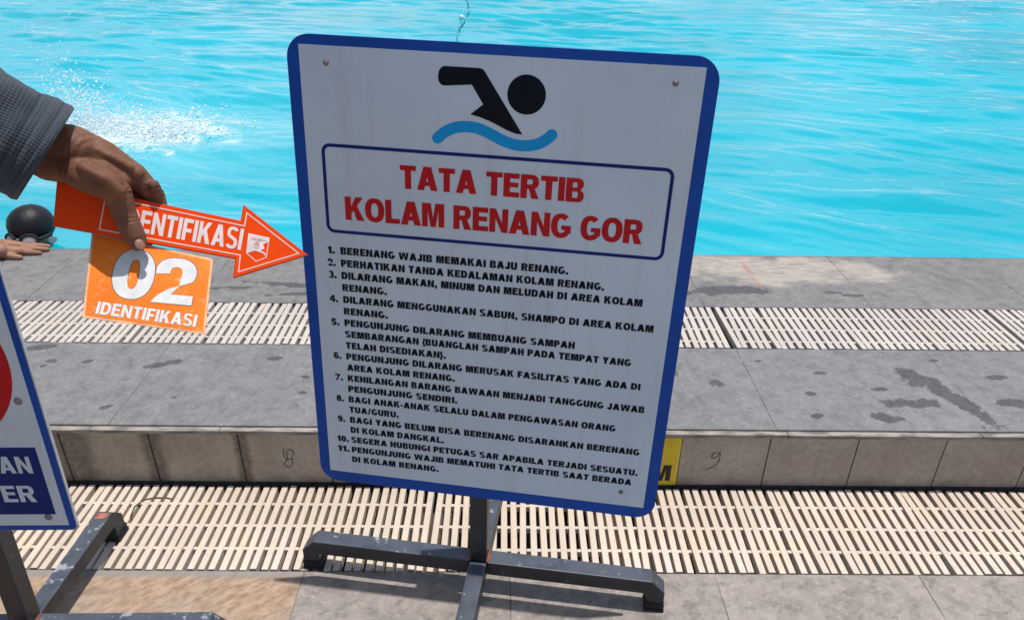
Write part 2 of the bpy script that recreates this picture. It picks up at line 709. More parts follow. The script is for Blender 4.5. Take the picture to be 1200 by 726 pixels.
def slab_mat(name, base, dark, size, x0, tan=False, spots=(), pool_edge=False):
    b = NB(name)
    sx = b.n('ShaderNodeSeparateXYZ')
    b.l(b.co, sx.inputs[0])
    X, Y = sx.outputs[0], sx.outputs[1]
    # slabs: joints every `size` metres
    wob = b.math('MULTIPLY', b.math('SUBTRACT', b.noise(3.0, 2), 0.5), 0.012)
    xs = b.math('DIVIDE', b.math('SUBTRACT', b.math('ADD', X, wob), x0), size)
    fr = b.math('SUBTRACT', xs, b.math('FLOOR', xs))
    edge = b.math('MULTIPLY', b.math('MINIMUM', fr, b.math('SUBTRACT', 1.0, fr)), size)
    joint = b.ramp(edge, 0.0008, 0.0028, 1.0, 0.0)
    joint = b.math('MULTIPLY', joint, b.ramp(b.noise(9.0, 4), 0.35, 0.6, 0.35, 1.0))
    wn = b.n('ShaderNodeTexWhiteNoise', noise_dimensions='1D')
    b.l(b.math('FLOOR', xs), wn.inputs['W'])
    n1 = b.noise(3.2, 8, 0.62)
    n2 = b.noise(22.0, 9, 0.7)
    n3 = b.noise(160.0, 4, 0.6)
    col = b.mix(b.ramp(n1, 0.1, 0.9), dark, base)
    n4 = b.noise(75.0, 8, 0.72)
    col = b.mix(b.math('MULTIPLY', b.ramp(n4, 0.53, 0.68), 0.65), col, tuple(min(1, c*1.5) for c in base))
    col = b.mix(b.math('MULTIPLY', b.ramp(n4, 0.32, 0.46, 1.0, 0.0), 0.65), col, tuple(c*0.6 for c in dark))
    col = b.mix(b.math('MULTIPLY', b.ramp(n2, 0.42, 0.72), 0.55), col, tuple(min(1, c*1.28) for c in base))
    col = b.mix(b.math('MULTIPLY', b.ramp(n2, 0.30, 0.50, 1.0, 0.0), 0.45), col, tuple(c*0.62 for c in dark))
    col = b.mix(b.math('MULTIPLY', b.math('SUBTRACT', wn.outputs[0], 0.5), 0.35), col, tuple(min(1, c*1.35) for c in base))
    if tan:
        isl = b.math('LESS_THAN', X, x0-0.002)
        st = b.noise(1.0, 7, 0.68, b.mapped((28, 62, 20), rot=(0, 0, 0.62)))
        tcol = b.mix(b.ramp(st, 0.34, 0.64), (0.255, 0.165, 0.105), (0.43, 0.31, 0.215))
        tcol = b.mix(b.math('MULTIPLY', b.ramp(b.noise(5.5, 5), 0.45, 0.75), 0.55), tcol, (0.33, 0.29, 0.25))
        rim = b.ramp(b.math('ADD', Y, b.math('MULTIPLY', b.noise(14, 4), 0.02)), 1.272, 1.292)
        tcol = b.mix(b.math('MULTIPLY', rim, 0.8), tcol, (0.25, 0.235, 0.225))
        st2 = b.noise(1.0, 6, 0.6, b.mapped((10, 40, 10), rot=(0, 0, -0.5)))
        col = b.mix(b.math('MULTIPLY', b.ramp(st2, 0.5, 0.72), 0.5), col, (0.17, 0.145, 0.125))
        pit = b.noise(1.0, 9, 0.75, b.mapped((16, 30, 20), rot=(0, 0, 0.5)))
        col = b.mix(b.math('MULTIPLY', b.ramp(pit, 0.50, 0.64), 0.6), col, (0.13, 0.112, 0.098))
        col = b.mix(b.math('MULTIPLY', b.ramp(pit, 0.28, 0.44, 1.0, 0.0), 0.5), col, (0.47, 0.42, 0.375))
        tcol = b.mix(b.math('MULTIPLY', b.ramp(pit, 0.52, 0.66), 0.5), tcol, (0.19, 0.115, 0.07))
        col = b.mix(isl, col, tcol)
        joint = b.math('MULTIPLY', joint, b.math('SUBTRACT', 1.0, b.math('LESS_THAN', X, x0-0.05)))
    if pool_edge:
        # pale lime bloom on the coping by the pool
        dx = b.math('DIVIDE', b.math('SUBTRACT', X, 1.05), 0.55)
        dy = b.math('DIVIDE', b.math('SUBTRACT', Y, 2.68), 0.17)
        r = b.math('ADD', b.math('MULTIPLY', dx, dx), b.math('MULTIPLY', dy, dy))
        r = b.math('ADD', r, b.math('MULTIPLY', b.math('SUBTRACT', b.noise(7, 6), 0.5), 3.4))
        f = b.math('MULTIPLY', b.ramp(r, 0.25, 1.2, 1.0, 0.0), b.ramp(b.noise(30, 6, 0.7, b.mapped((0.5, 1.6, 1))), 0.3, 0.62, 0.25, 0.95))
        col = b.mix(b.math('MULTIPLY', f, 0.8), col, (0.47, 0.41, 0.34))
        # a faint red scrape
        ln = b.math('ABSOLUTE', b.math('SUBTRACT', b.math('SUBTRACT', X, 0.955), b.math('MULTIPLY', b.math('SUBTRACT', Y, 2.6), -0.02)))
        fl = b.math('MULTIPLY', b.ramp(ln, 0.004, 0.014, 1.0, 0.0), b.ramp(b.math('ABSOLUTE', b.math('SUBTRACT', Y, 2.585)), 0.09, 0.15, 1.0, 0.0))
        col = b.mix(b.math('MULTIPLY', fl, b.ramp(b.noise(40, 4), 0.35, 0.6, 0.05, 0.6)), col, (0.36, 0.15, 0.13))
    if pool_edge:
        we = b.math('ADD', Y, b.math('MULTIPLY', b.math('SUBTRACT', b.noise(9, 6, 0.7), 0.5), 0.05))
        col = b.mix(b.math('MULTIPLY', b.ramp(we, 2.755, 2.785), 0.6), col, (0.085, 0.085, 0.085))
    wet = None
    nz = b.math('MULTIPLY', b.math('SUBTRACT', b.noise(38.0, 8, 0.74), 0.5), 2.0)
    nz = b.math('ADD', nz, b.math('MULTIPLY', b.math('SUBTRACT', b.noise(11.0, 3, 0.6), 0.5), 2.6))
    for (px, py, rx, ry, rot) in spots:
        mp = b.n('ShaderNodeMapping', vector_type='TEXTURE')
        mp.inputs['Location'].default_value = (px, py, 0)
        mp.inputs['Rotation'].default_value = (0, 0, rot)
        mp.inputs['Scale'].default_value = (rx, ry, 1000.0)
        b.l(b.co, mp.inputs['Vector'])
        ln = b.n('ShaderNodeVectorMath', operation='LENGTH')
        b.l(mp.outputs[0], ln.inputs[0])
        f = b.ramp(b.math('ADD', ln.outputs['Value'], nz), 0.85, 1.1, 1.0, 0.0)
        wet = f if wet is None else b.math('MAXIMUM', wet, f)
    rough = b.ramp(n2, 0.3, 0.7, 0.62, 0.85)
    if wet is not None:
        col = b.mix(b.math('MULTIPLY', wet, b.ramp(n4, 0.3, 0.6, 0.95, 0.75)), col, tuple(c*0.38 for c in dark))
        rough = b.math('SUBTRACT', rough, b.math('MULTIPLY', wet, 0.42))
    if tan:
        n2 = b.math('ADD', n2, b.math('MULTIPLY', b.math('MULTIPLY', isl, st), 1.2))
    col = b.mix(b.math('MULTIPLY', joint, 0.75), col, (0.075, 0.07, 0.068))
    h = b.math('ADD', b.math('MULTIPLY', n2, 0.7), b.math('MULTIPLY', n3, 0.3))
    h = b.math('SUBTRACT', h, b.math('MULTIPLY', joint, 0.8))
    b.bump(h, 0.45, 0.003)
    return b.out(col, rough, 0.35)


SPOTS = [(0.632, 1.847, .030, .022, 0), (0.967, 1.904, .022, .012, .2), (0.901, 1.794, .018, .010, 0),
         (0.881, 1.685, .018, .008, .2), (1.075, 1.68, .05, .02, -.1), (1.18, 1.752, .10, .024, .1),
         (1.31, 1.78, .034, .17, .42), (1.27, 1.86, .05, .03, .3), (1.484, 1.755, .06, .02, 0), (1.499, 1.888, .03, .012, 0),
         (1.114, 1.819, .03, .008, .1), (-1.061, 1.92, .05, .018, .35), (-1.474, 2.013, .05, .014, .2),
         (-1.40, 1.934, .022, .014, 0), (-1.41, 1.91, .014, .01, 0), (-1.29, 1.935, .018, .01, .3), (-0.587, 1.777, .014, .010, 0),
         (-0.60, 1.86, .014, .010, 0), (0.52, 1.9, .01, .02, 0), (-0.72, 1.96, .020, .010, .2), (-0.95, 1.75, .012, .008, 0), (-1.12, 1.70, .016, .008, .3), (0.70, 1.72, .012, .007, 0), (0.80, 1.97, .014, .008, 0), (1.36, 1.98, .022, .009, .2), (1.60, 1.80, .03, .014, .4)]
SPOTS2 = [(0.82, 2.455, .15, .032, 0), (1.30, 2.43, .05, .012, 0), (1.22, 2.45, .03, .01, 0), (-1.15, 2.43, .2, .012, .1),
          (-0.8, 2.47, .16, .016, -.12), (-0.73, 2.4, .12, .012, .1), (-1.35, 2.4, .06, .012, .2), (-1.5, 2.6, .05, .01, .2)]
M_ground = slab_mat('ground_stone', (0.325, 0.285, 0.25), (0.20, 0.174, 0.154), 0.505, -0.487, tan=True)
M_deck = slab_mat('deck_slate', (0.207, 0.201, 0.202), (0.148, 0.145, 0.149), 0.608, 0.748, spots=SPOTS)
M_coping = slab_mat('coping_slate', (0.205, 0.197, 0.194), (0.138, 0.133, 0.132), 0.605, 0.712, spots=SPOTS2, pool_edge=True)


def grid_sheet(bm, x0, y0, x1, y1, z, mi=0):
    v = [bm.verts.new((x, y, z)) for x, y in ((x0, y0), (x1, y0), (x1, y1), (x0, y1))]
    bm.faces.new(v).material_index = mi


XW = 26.0
# lower paving that the signs stand on, with the drain channel cut along the step
bm = bmesh.new()
box(bm, -XW, -40, -0.35, XW, G0-0.003, 0.0)
tag(obj('paving', bm, M_ground), kind='structure')
M_channel = paint('channel_concrete', (0.075, 0.055, 0.045), 0.85, 0.3, 12)
bm = bmesh.new()
box(bm, -XW, G0-0.003, -0.35, XW, WALL+0.02, -0.085)
tag(obj('drain_channel', bm, M_channel), kind='structure')
# land all round, to the horizon
M_land = paint('land', (0.16, 0.17, 0.10), 0.9, 0.3, 0.3)
bm = bmesh.new()
grid_sheet(bm, -900, -900, 900, 900, -1.9)
tag(obj('ground', bm, M_land), kind='structure')
# raised deck: strip between step and upper drain, upper channel, coping
bm = bmesh.new()
box(bm, -XW, WALL+0.012, -0.35, XW, FG0-0.003, DECK)
tag(obj('pool_deck', bm, M_deck, bevel=0.002), kind='structure')
bm = bmesh.new()
box(bm, -XW, FG0-0.003, -0.35, XW, FG1+0.003, DECK-0.075)
tag(obj('upper_drain_channel', bm, M_channel), kind='structure')
bm = bmesh.new()
box(bm, -XW, FG1+0.003, -1.8, XW, POOL, DECK)
tag(obj('pool_coping', bm, M_coping, bevel=0.004), kind='structure')
bm = bmesh.new()
for x0, x1, y0, y1 in ((-XW, -XW+1.2, POOL, 31), (XW-1.2, XW, POOL, 31), (-XW+1.2, XW-1.2, 29.8, 31)):
    box(bm, x0, y0, -1.8, x1, y1, DECK)
tag(obj('far_pool_deck', bm, M_coping), kind='structure')

# step wall with its tiles
def tile_mat():
    b = NB('step_tile')
    n1 = b.noise(5, 7, 0.6)
    n2 = b.noise(60, 6, 0.65)
    col = b.mix(b.ramp(n1, 0.3, 0.7), (0.36, 0.29, 0.225), (0.48, 0.405, 0.325))
    col = b.mix(b.math('MULTIPLY', b.ramp(n2, 0.35, 0.6, 1, 0), 0.3), col, (0.17, 0.14, 0.115))
    sx = b.n('ShaderNodeSeparateXYZ')
    b.l(b.co, sx.inputs[0])
    # dirty band that has run down from the lip
    run = b.noise(1.0, 5, 0.6, b.mapped((30, 1, 4)))
    col = b.mix(b.math('MULTIPLY', b.ramp(run, 0.5, 0.7), 0.35), col, (0.42, 0.38, 0.31))
    dirt = b.math('MULTIPLY', b.ramp(sx.outputs[2], 0.0, 0.05, 1, 0), b.ramp(b.noise(18, 5), 0.3, 0.7))
    col = b.mix(b.math('MULTIPLY', dirt, 0.5), col, (0.16, 0.12, 0.09))
    # old mortar smeared over two of the joints; leftmost band is painted-in shade
    wig = b.math('MULTIPLY', b.math('SUBTRACT', b.noise(1.0, 3, 0.6, b.mapped((4, 1, 22))), 0.5), 0.03)
    xw = b.math('ADD', sx.outputs[0], wig)
    for xj, wj in ((-0.966, 0.030), (-0.723, 0.022), (-1.19, 0.06)):
        dj = b.math('ABSOLUTE', b.math('SUBTRACT', xw, xj))
        fj = b.math('MULTIPLY', b.ramp(dj, wj*0.45, wj*1.3, 1.0, 0.0), b.ramp(b.noise(45, 5, 0.65), 0.25, 0.6, 0.45, 0.95))
        col = b.mix(b.math('MULTIPLY', fj, 0.92), col, (0.115, 0.09, 0.078))
        sc = b.ramp(b.noise(1.0, 3, 0.6, b.mapped((170, 1, 14))), 0.60, 0.68)
        col = b.mix(b.math('MULTIPLY', b.math('MULTIPLY', sc, b.ramp(dj, wj*0.4, wj*0.8, 1.0, 0.0)), 0.6), col, (0.36, 0.32, 0.27))
    b.bump(n2, 0.25, 0.002)
    return b.out(col, 0.5, 0.4)


M_tile = tile_mat()
M_grout = paint('dark_grout', (0.075, 0.062, 0.055), 0.9, 0.4, 40)
wall = empty('step_wall', (0, WALL, 0))
tag(wall, 'low brown tiled step face under the edge of the grey pool deck', 'wall')
bm = bmesh.new()
box(bm, -XW, WALL+0.003, -0.12, XW, WALL+0.0115, DECK-0.018)
obj('grout_backing', bm, M_grout, wall)
bm = bmesh.new()
T = 0.243
for k in range(-36, 37):
    a, c = 0.002+T*k, 0.002+T*(k+1)
    g = 0.0016 if k >= 1 else 0.0022
    if k == 1:
        continue                                  # the yellow depth tile sits here
    box(bm, a+g, WALL, 0.004, c-g, WALL+0.0028, DECK-0.0205)
obj('wall_tiles', bm, M_tile, wall, bevel=0.0008)
plw = Plane((0, WALL, 0), (1, 0, 0), (0, 0, 1))
# pale lip of the deck slabs
b_ = NB('pale_lip')
n_ = b_.noise(1.0, 6, 0.65, b_.mapped((14, 60, 90)))
M_lip = b_.out(b_.mix(b_.ramp(n_, 0.35, 0.6), (0.16, 0.145, 0.13), (0.36, 0.325, 0.285)), 0.85, 0.2)
b_.bump(n_, 0.5, 0.003)
bm = bmesh.new()
x = -XW
while x < XW:
    w = random.uniform(0.35, 0.62)
    y = random.uniform(-0.0015, 0.001)
    if -3 < x < 3:
        box(bm, x+0.0008, WALL-0.006+y, DECK-0.0165, min(x+w, XW)-0.0008, WALL+0.0115, DECK-0.005)
    else:
        box(bm, x, WALL-0.006, DECK-0.0165, min(x+w, XW), WALL+0.0115, DECK-0.003)
    x += w
obj('deck_lip', bm, M_lip, wall, bevel=0.0015)
M_pencil = paint('pencil', (0.05, 0.045, 0.045), 0.7, 0.2, 60)


def pencil(name, pts, w=0.0026):
    bm = bmesh.new()
    P = [plw.uv(p) for p in pts]
    sp = spline(P, 6)
    for a, c in zip(sp, sp[1:]):
        d = c-a
        L = np.linalg.norm(d)
        if L < 1e-6:
            continue
        nn = np.array((-d[1], d[0]))/L*w/2*random.uniform(0.5, 1.0)
        prism(bm, plw, [tuple(a-nn), tuple(c-nn), tuple(c+nn), tuple(a+nn)], 0.0004, 0.0009)
    obj(name, bm, M_pencil, wall)


pencil('pencil_number', [(333, 526), (332, 530), (335, 537), (341, 537), (344, 530), (340, 526), (336, 529), (337, 537), (333, 543), (336, 546), (341, 546), (343, 541), (342, 536)])
pencil('pencil_number', [(841, 530), (836, 531), (834, 535), (838, 536), (842, 533), (844, 529), (843, 538), (838, 545), (831, 548), (826, 550)])

# yellow depth tile, mostly behind the sign
M_yellow = paint('yellow_glaze', (0.70, 0.49, 0.012), 0.35, 0.1, 20)
M_black = paint('black_lettering', (0.012, 0.012, 0.014), 0.5, 0.1, 20)
mk = empty('depth_marker', (0.366, WALL, 0))
tag(mk, 'yellow depth tile with a black M in the step wall behind the rules sign', 'depth marker')
pd = Plane((0, WALL, 0), (1, 0, 0), (0, 0, 1))
bm = bmesh.new()
box(bm, 0.248, WALL-0.0015, 0.004, 0.4875, WALL+0.0028, DECK-0.0205)
obj('tile', bm, M_yellow, mk, bevel=0.0008)
bm = bmesh.new()
uvM = [pd.uv(p) for p in ((772.5, 560), (784.8, 560.3))]
put_text(bm, pd, 'M', (uvM[1][0]-0.056, 0.020), (uvM[1][0], 0.020), 0.056, 0.0019, bold=0.26)
flat_obj('lettering', bm, M_black, mk, (0, -1, 0))
bm = bmesh.new()
ring(bm, pd, [(0.252, 0.008), (0.4835, 0.008), (0.4835, DECK-0.025), (0.252, DECK-0.025)],
     [(0.254, 0.010), (0.4815, 0.010), (0.4815, DECK-0.027), (0.254, DECK-0.027)], 0.0014, 0.0018)
obj('border_line', bm, paint('pale_yellow', (0.8, 0.66, 0.15), 0.4), mk)


# drain gratings, in liftable lengths of 38 slats
def plastic_mat():
    b = NB('cream_plastic')
    n1 = b.noise(2.2, 5, 0.6)
    n2 = b.noise(45, 6, 0.65)
    col = b.mix(b.ramp(n1, 0.35, 0.7), (0.59, 0.50, 0.41), (0.69, 0.60, 0.505))
    col = b.mix(b.math('MULTIPLY', b.ramp(b.noise(7, 5), 0.52, 0.72), 0.5), col, (0.70, 0.555, 0.33))
    col = b.mix(b.math('MULTIPLY', b.ramp(n2, 0.32, 0.5, 1, 0), 0.35), col, (0.46, 0.38, 0.30))
    rnd = b.n('ShaderNodeNewGeometry').outputs['Random Per Island']
    col = b.mix(b.math('MULTIPLY', rnd, 0.4), col, (0.52, 0.43, 0.34))
    b.bump(b.noise(180, 3), 0.15, 0.001)
    return b.out(col, 0.5, 0.35)


M_cream = plastic_mat()
M_cream2 = M_cream.copy()
M_cream2.name = 'grey_cream_plastic'
for nd in M_cream2.node_tree.nodes:
    if nd.type == 'MIX':
        for s in (nd.inputs[6], nd.inputs[7]):
            if not s.is_linked:
                c = s.default_value
                g = (c[0]+c[1]+c[2])/3
                s.default_value = (0.55*c[0]+0.36*g, 0.55*c[1]+0.35*g, 0.55*c[2]+0.35*g, 1)

PITCH_S = 0.0257


def grating(x0, n, y0, y1, bars, z, mat, label, missing=(), skew=0.0021, pitch=PITCH_S, wide=0.0160):
    bm = bmesh.new()
    for i in range(n):
        if i in missing:
            continue
        xc = x0+pitch*(i+0.5)
        tl = random.gauss(0, skew)
        dx = random.gauss(0, 0.0008)
        e0, e1 = random.gauss(0, 0.0012), random.gauss(0, 0.0015)
        ww = wide/2
        zz = z+random.gauss(0, 0.0004)
        v = []
        for hz, s in ((zz-0.024, 1.13), (zz, 1.0)):
            for (yy, t) in ((y0+0.002+e0, -tl), (y1-0.002+e1, tl)):
                for sg in (-1, 1):
                    v.append(bm.verts.new((xc+dx+t+sg*ww*s, yy, hz)))
        for q in ((0, 2, 3, 1), (4, 5, 7, 6), (0, 1, 5, 4), (1, 3, 7, 5), (3, 2, 6, 7), (2, 0, 4, 6)):
            bm.faces.new([v[j] for j in q])
        for yb in bars:                                # the little spacer lug by each slat
            w = 0.0048
            if i < n-1 and (i+1) not in missing:
                hz = z-0.0018+random.gauss(0, 0.0003)
                xa, xb = xc+ww*0.9, xc+pitch-ww*0.9
                box(bm, xa, yb-w, z-0.02, xb, yb+w, hz)
    o = obj('drain_grating', bm, mat, bevel=0.0007, seg=1, origin=(x0+pitch*n/2, (y0+y1)/2, z))
    tag(o, label, 'drain grating', 'lengths of slatted drain grating')


NB_, FB_ = (1.368, 1.447, 1.527), (2.093, 2.172, 2.253)
SEG = PITCH_S*38
xn, xf = 0.785, 0.742
for k in (-1, 0, 1):
    n = 38
    lab = {-1: 'lower cream grating under the peeling stand leg',
           0: 'lower cream grating behind the legs of the rules sign',
           1: 'lower cream grating below the bare brown tiles on the right'}[k]
    grating(xn+SEG*(k-1), n, G0, WALL-0.012, NB_, 0.0, M_cream, lab)
grating(xn-SEG*3, 38, G0, WALL-0.012, NB_, 0.0, M_cream, 'lower cream grating hidden behind the cut-off sign at the left edge')
for k, miss in ((-1, ()), (0, ()), (1, ()), (2, ()), (-2, ())):
    lab = {-2: 'upper deck grating at the left edge behind the cut-off sign',
           -1: 'upper deck grating behind the orange number card',
           0: 'upper deck grating mostly hidden behind the rules sign',
           1: 'upper deck grating starting at the dark gap right of the rules sign',
           2: 'upper deck grating cut by the right edge of the photo'}[k]
    grating(xf+SEG*(k-1)+0.004, 38, FG0, FG1, FB_, DECK, M_cream2, lab, missing=miss, pitch=0.02545, wide=0.0165)


bm = bmesh.new()
gz = lambda px, py: (lambda r: Vector(CAM+r*(-EYE/r[2]))+Vector((0, 0, 0.0028)))(ray((px, py)))
tube(bm, [gz(*p) for p in ((153, 606), (158, 594), (168, 586), (182, 583.5), (195, 583.5), (202, 585))], 0.0016, 6)
tag(obj('twig', bm, paint('dry_twig', (0.10, 0.07, 0.045), 0.8, 0.3, 60), smooth=True, origin=tuple(gz(180, 584))), 'thin dry twig lying on the lower cream grating beside the peeling leg', 'twig')

# ------------------------------------------------------------------ pool water
WATER = DECK-0.022
def water_mat():
    b = NB('pool_water')
    n1 = b.noise(0.45, 3, 0.5)
    col = b.mix(b.ramp(n1, 0.3, 0.7), (0.001, 0.345, 0.445), (0.008, 0.425, 0.54))
    # air beaten into the water where somebody is splashing
    dx = b.n('ShaderNodeMapping', vector_type='TEXTURE')
    dx.inputs['Location'].default_value = (-2.36, 4.6, 0)
    dx.inputs['Scale'].default_value = (0.78, 0.52, 1000)
    b.l(b.co, dx.inputs['Vector'])
    ln = b.n('ShaderNodeVectorMath', operation='LENGTH')
    b.l(dx.outputs[0], ln.inputs[0])
    fo = b.noise(5.0, 9, 0.68, b.mapped((1, 1.5, 1)), 0.8)
    fr = b.math('ADD', b.math('MULTIPLY', ln.outputs['Value'], 0.40), 0.15)
    foam = b.ramp(b.math('SUBTRACT', fo, fr), -0.05, 0.22)
    halo = b.math('MULTIPLY', b.ramp(ln.outputs['Value'], 0.4, 2.6, 1.0, 0.0), 0.55)
    col = b.mix(halo, col, (0.16, 0.56, 0.64))
    col = b.mix(b.math('MULTIPLY', foam, 0.95), col, (0.66, 0.74, 0.77))
    h = b.noise(1.0, 3, 0.55, b.mapped((7, 14, 9), rot=(0, 0, 0.25)), 0.6)
    h2 = b.noise(1.0, 3, 0.55, b.mapped((24, 44, 28), rot=(0, 0, 0.25)), 0.4)
    b.bump(b.math('ADD', b.math('ADD', h, b.math('MULTIPLY', h2, 0.22)), b.math('MULTIPLY', foam, 1.2)), 0.26, 0.012)
    mat = b.out(col, b.math('ADD', 0.04, b.math('MULTIPLY', foam, 0.5)), 0.5)
    b.b.inputs['IOR'].default_value = 1.39
    return mat


def water_mesh():
    ys = [POOL+0.001]
    while ys[-1] < 29.8:
        ys.append(ys[-1]+max(0.012, 0.0042*(ys[-1]-1.0)))
    ys = np.array(ys)
    ys[-1] = 29.8
    nx = 760
    rows, faces = [], []
    rs = np.random.RandomState(3)
    # a wind-driven patch of many small waves, crests roughly across the view
    waves = []
    for i in range(40):
        lam = 0.18*(1.5/0.18)**(rs.rand()**1.2)
        th = rs.normal(math.radians(78), 0.24)
        slope = 0.066*(0.6+0.8*rs.rand())*(1.0 if lam < 0.9 else 0.7)
        waves.append((2*math.pi/lam, th, slope*lam/(2*math.pi), rs.rand()*6.28))
    vs = []
    for y in ys:
        half = min(XW-1.2, 1.6+y*1.05)
        xs = np.linspace(-half, half, nx)
        xs[0], xs[-1] = -(XW-1.2), XW-1.2
        X = xs
        Y = np.full_like(X, y)
        wx = X+0.10*np.sin(1.3*Y+0.7*X)+0.05*np.sin(3.1*Y-1.9*X)
        wy = Y+0.10*np.sin(1.1*X-0.6*Y)+0.05*np.sin(2.7*X+1.3*Y)
        h = np.zeros_like(X)
        for k, th, a, ph in waves:
            if k*max(0.012, 0.0042*(y-1.0)) > 2.2:
                continue
            f = k*(wx*math.cos(th)+wy*math.sin(th))+ph
            h += a*np.sin(f-0.74*np.sin(f))        # short flank and long flank
        env = 0.72+0.35*np.sin(0.9*X+0.4)*np.sin(0.7*Y+1.0)
        calm = 1-0.45*np.exp(-(((X+2.0)/1.7)**2+((Y-4.2)/1.4)**2))
        edge = min(1.0, (y-POOL)/0.5)*0.6+0.4
        z = WATER+h*env*calm*edge*0.9
        z = np.where(np.abs(X) > XW-1.4, WATER, z)
        if y < POOL+0.03:
            z = np.minimum(z, DECK-0.004)
        vs.append(np.stack([X, Y, z], 1))
    V = np.concatenate(vs)
    R_, C_ = len(ys), nx
    idx = np.arange(R_*C_).reshape(R_, C_)
    Fq = np.stack([idx[:-1, :-1], idx[:-1, 1:], idx[1:, 1:], idx[1:, :-1]], -1).reshape(-1, 4)
    me = bpy.data.meshes.new('pool_water')
    me.vertices.add(len(V))
    me.vertices.foreach_set('co', V.ravel())
    me.loops.add(Fq.size)
    me.loops.foreach_set('vertex_index', Fq.ravel())
    me.polygons.add(len(Fq))
    me.polygons.foreach_set('loop_start', np.arange(0, Fq.size, 4))
    me.polygons.foreach_set('loop_total', np.full(len(Fq), 4))
    me.polygons.foreach_set('use_smooth', np.ones(len(Fq), bool))
    me.update(calc_edges=True)
    return link_mesh('pool_water', me, water_mat())


tag(water_mesh(), kind='structure')

# splash thrown up by somebody swimming beyond the deck
b_ = NB('splash_water')
M_splash = b_.out((0.80, 0.90, 0.93), 0.15, 0.6)
rs = np.random.RandomState(5)
_b = bmesh.new()
bmesh.ops.create_icosphere(_b, subdivisions=1, radius=1.0)
_b.verts.ensure_lookup_table()
ICO_V = np.array([tuple(v.co) for v in _b.verts])
ICO_F = np.array([[v.index for v in f.verts] for f in _b.faces])
_b.free()
DROPS = []


def drop(p, r, flat=1.0):
    a = rs.rand()*6.28
    q = ICO_V*np.array((r*(1+rs.rand()*.8), r, r*flat))
    DROPS.append(np.stack([q[:, 0]*math.cos(a)-q[:, 1]*math.sin(a), q[:, 0]*math.sin(a)+q[:, 1]*math.cos(a), q[:, 2]], 1)+np.array(p))


for i in range(7500):
    c = rs.choice(3, p=[.52, .32, .16])
    if c == 0:      # upright plume at the left
        t = rs.rand()
        p = Vector((-2.85+rs.normal(0, .08)+t*.42, 4.75+rs.normal(0, .12)-t*.15, WATER+abs(rs.normal(0, .20))*(1.15-t)))
        r = 0.0014+0.006*rs.rand()**4
    elif c == 1:    # low heap of foam
        p = Vector((-2.2+rs.normal(0, .22), 4.58+rs.normal(0, .15), WATER+0.005+abs(rs.normal(0, .05))))
        r = 0.002+0.007*rs.rand()**4
    else:           # scattered droplets
        p = Vector((-2.35+rs.normal(0, .36), 4.5+rs.normal(0, .3), WATER+abs(rs.normal(0, .12))))
        r = 0.0014+0.003*rs.rand()**2
    drop(p, r, 0.8)
me = bpy.data.meshes.new('water_splash')
V = np.concatenate(DROPS)
Fq = np.concatenate([ICO_F+len(ICO_V)*k for k in range(len(DROPS))])
me.vertices.add(len(V))
me.vertices.foreach_set('co', V.ravel())
me.loops.add(Fq.size)
me.loops.foreach_set('vertex_index', Fq.ravel())
me.polygons.add(len(Fq))
me.polygons.foreach_set('loop_start', np.arange(0, Fq.size, 3))
me.polygons.foreach_set('loop_total', np.full(len(Fq), 3))
me.polygons.foreach_set('use_smooth', np.ones(len(Fq), bool))
me.update(calc_edges=True)
tag(link_mesh('water_splash', me, M_splash), 'white splash and foam thrown up in the pool beyond the hand', 'splash', kind='stuff')

# thin line lying on the water with one small float
M_rope = paint('teal_rope', (0.02, 0.22, 0.27), 0.6, 0.1, 10)
M_float = paint('white_float', (0.8, 0.8, 0.78), 0.4, 0.05, 10)
rope = empty('float_line', (-0.587, 9.9, WATER))
tag(rope, 'thin teal line with a small white float on the water above the sign', 'float line')
bm = bmesh.new()
pts = [(-0.45+0.05*math.sin(y*1.3)-(y-7)*0.036, y, WATER+0.02+0.012*math.sin(y*5)) for y in np.linspace(7.4, 29, 160)]
tube(bm, pts, 0.0075, 6)
obj('line', bm, M_rope, rope, smooth=True)
bm = bmesh.new()
bmesh.ops.create_uvsphere(bm, u_segments=16, v_segments=10, radius=0.03, matrix=Matrix.Translation((-0.587, 9.94, WATER+0.03)) @ Matrix.Diagonal((1, 1, 1.3, 1)))
obj('float', bm, M_float, rope, smooth=True)

# ------------------------------------------------------------------ sign stands
def blackpaint(name, flake):
    b = NB(name)
    n1 = b.noise(14, 6, 0.65)
    col = b.mix(b.ramp(n1, 0.35, 0.65), (0.016, 0.018, 0.022), (0.035, 0.038, 0.046))
    sx = b.n('ShaderNodeSeparateXYZ')
    g = b.n('ShaderNodeNewGeometry')
    b.l(g.outputs['Normal'], sx.inputs[0])
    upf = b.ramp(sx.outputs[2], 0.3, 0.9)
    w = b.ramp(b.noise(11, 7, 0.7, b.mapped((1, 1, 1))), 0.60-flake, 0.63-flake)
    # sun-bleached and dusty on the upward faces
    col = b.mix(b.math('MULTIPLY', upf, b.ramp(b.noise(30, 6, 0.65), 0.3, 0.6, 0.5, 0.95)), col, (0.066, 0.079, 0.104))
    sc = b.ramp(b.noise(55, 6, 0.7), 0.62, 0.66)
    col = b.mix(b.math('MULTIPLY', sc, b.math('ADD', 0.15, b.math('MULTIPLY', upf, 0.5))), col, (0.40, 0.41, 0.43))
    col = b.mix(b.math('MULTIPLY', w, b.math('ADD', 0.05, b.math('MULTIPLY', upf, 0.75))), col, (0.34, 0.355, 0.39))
    b.bump(b.noise(60, 5), 0.2, 0.001)
    return b.out(col, b.ramp(n1, 0.3, 0.7, 0.32, 0.55), 0.45)


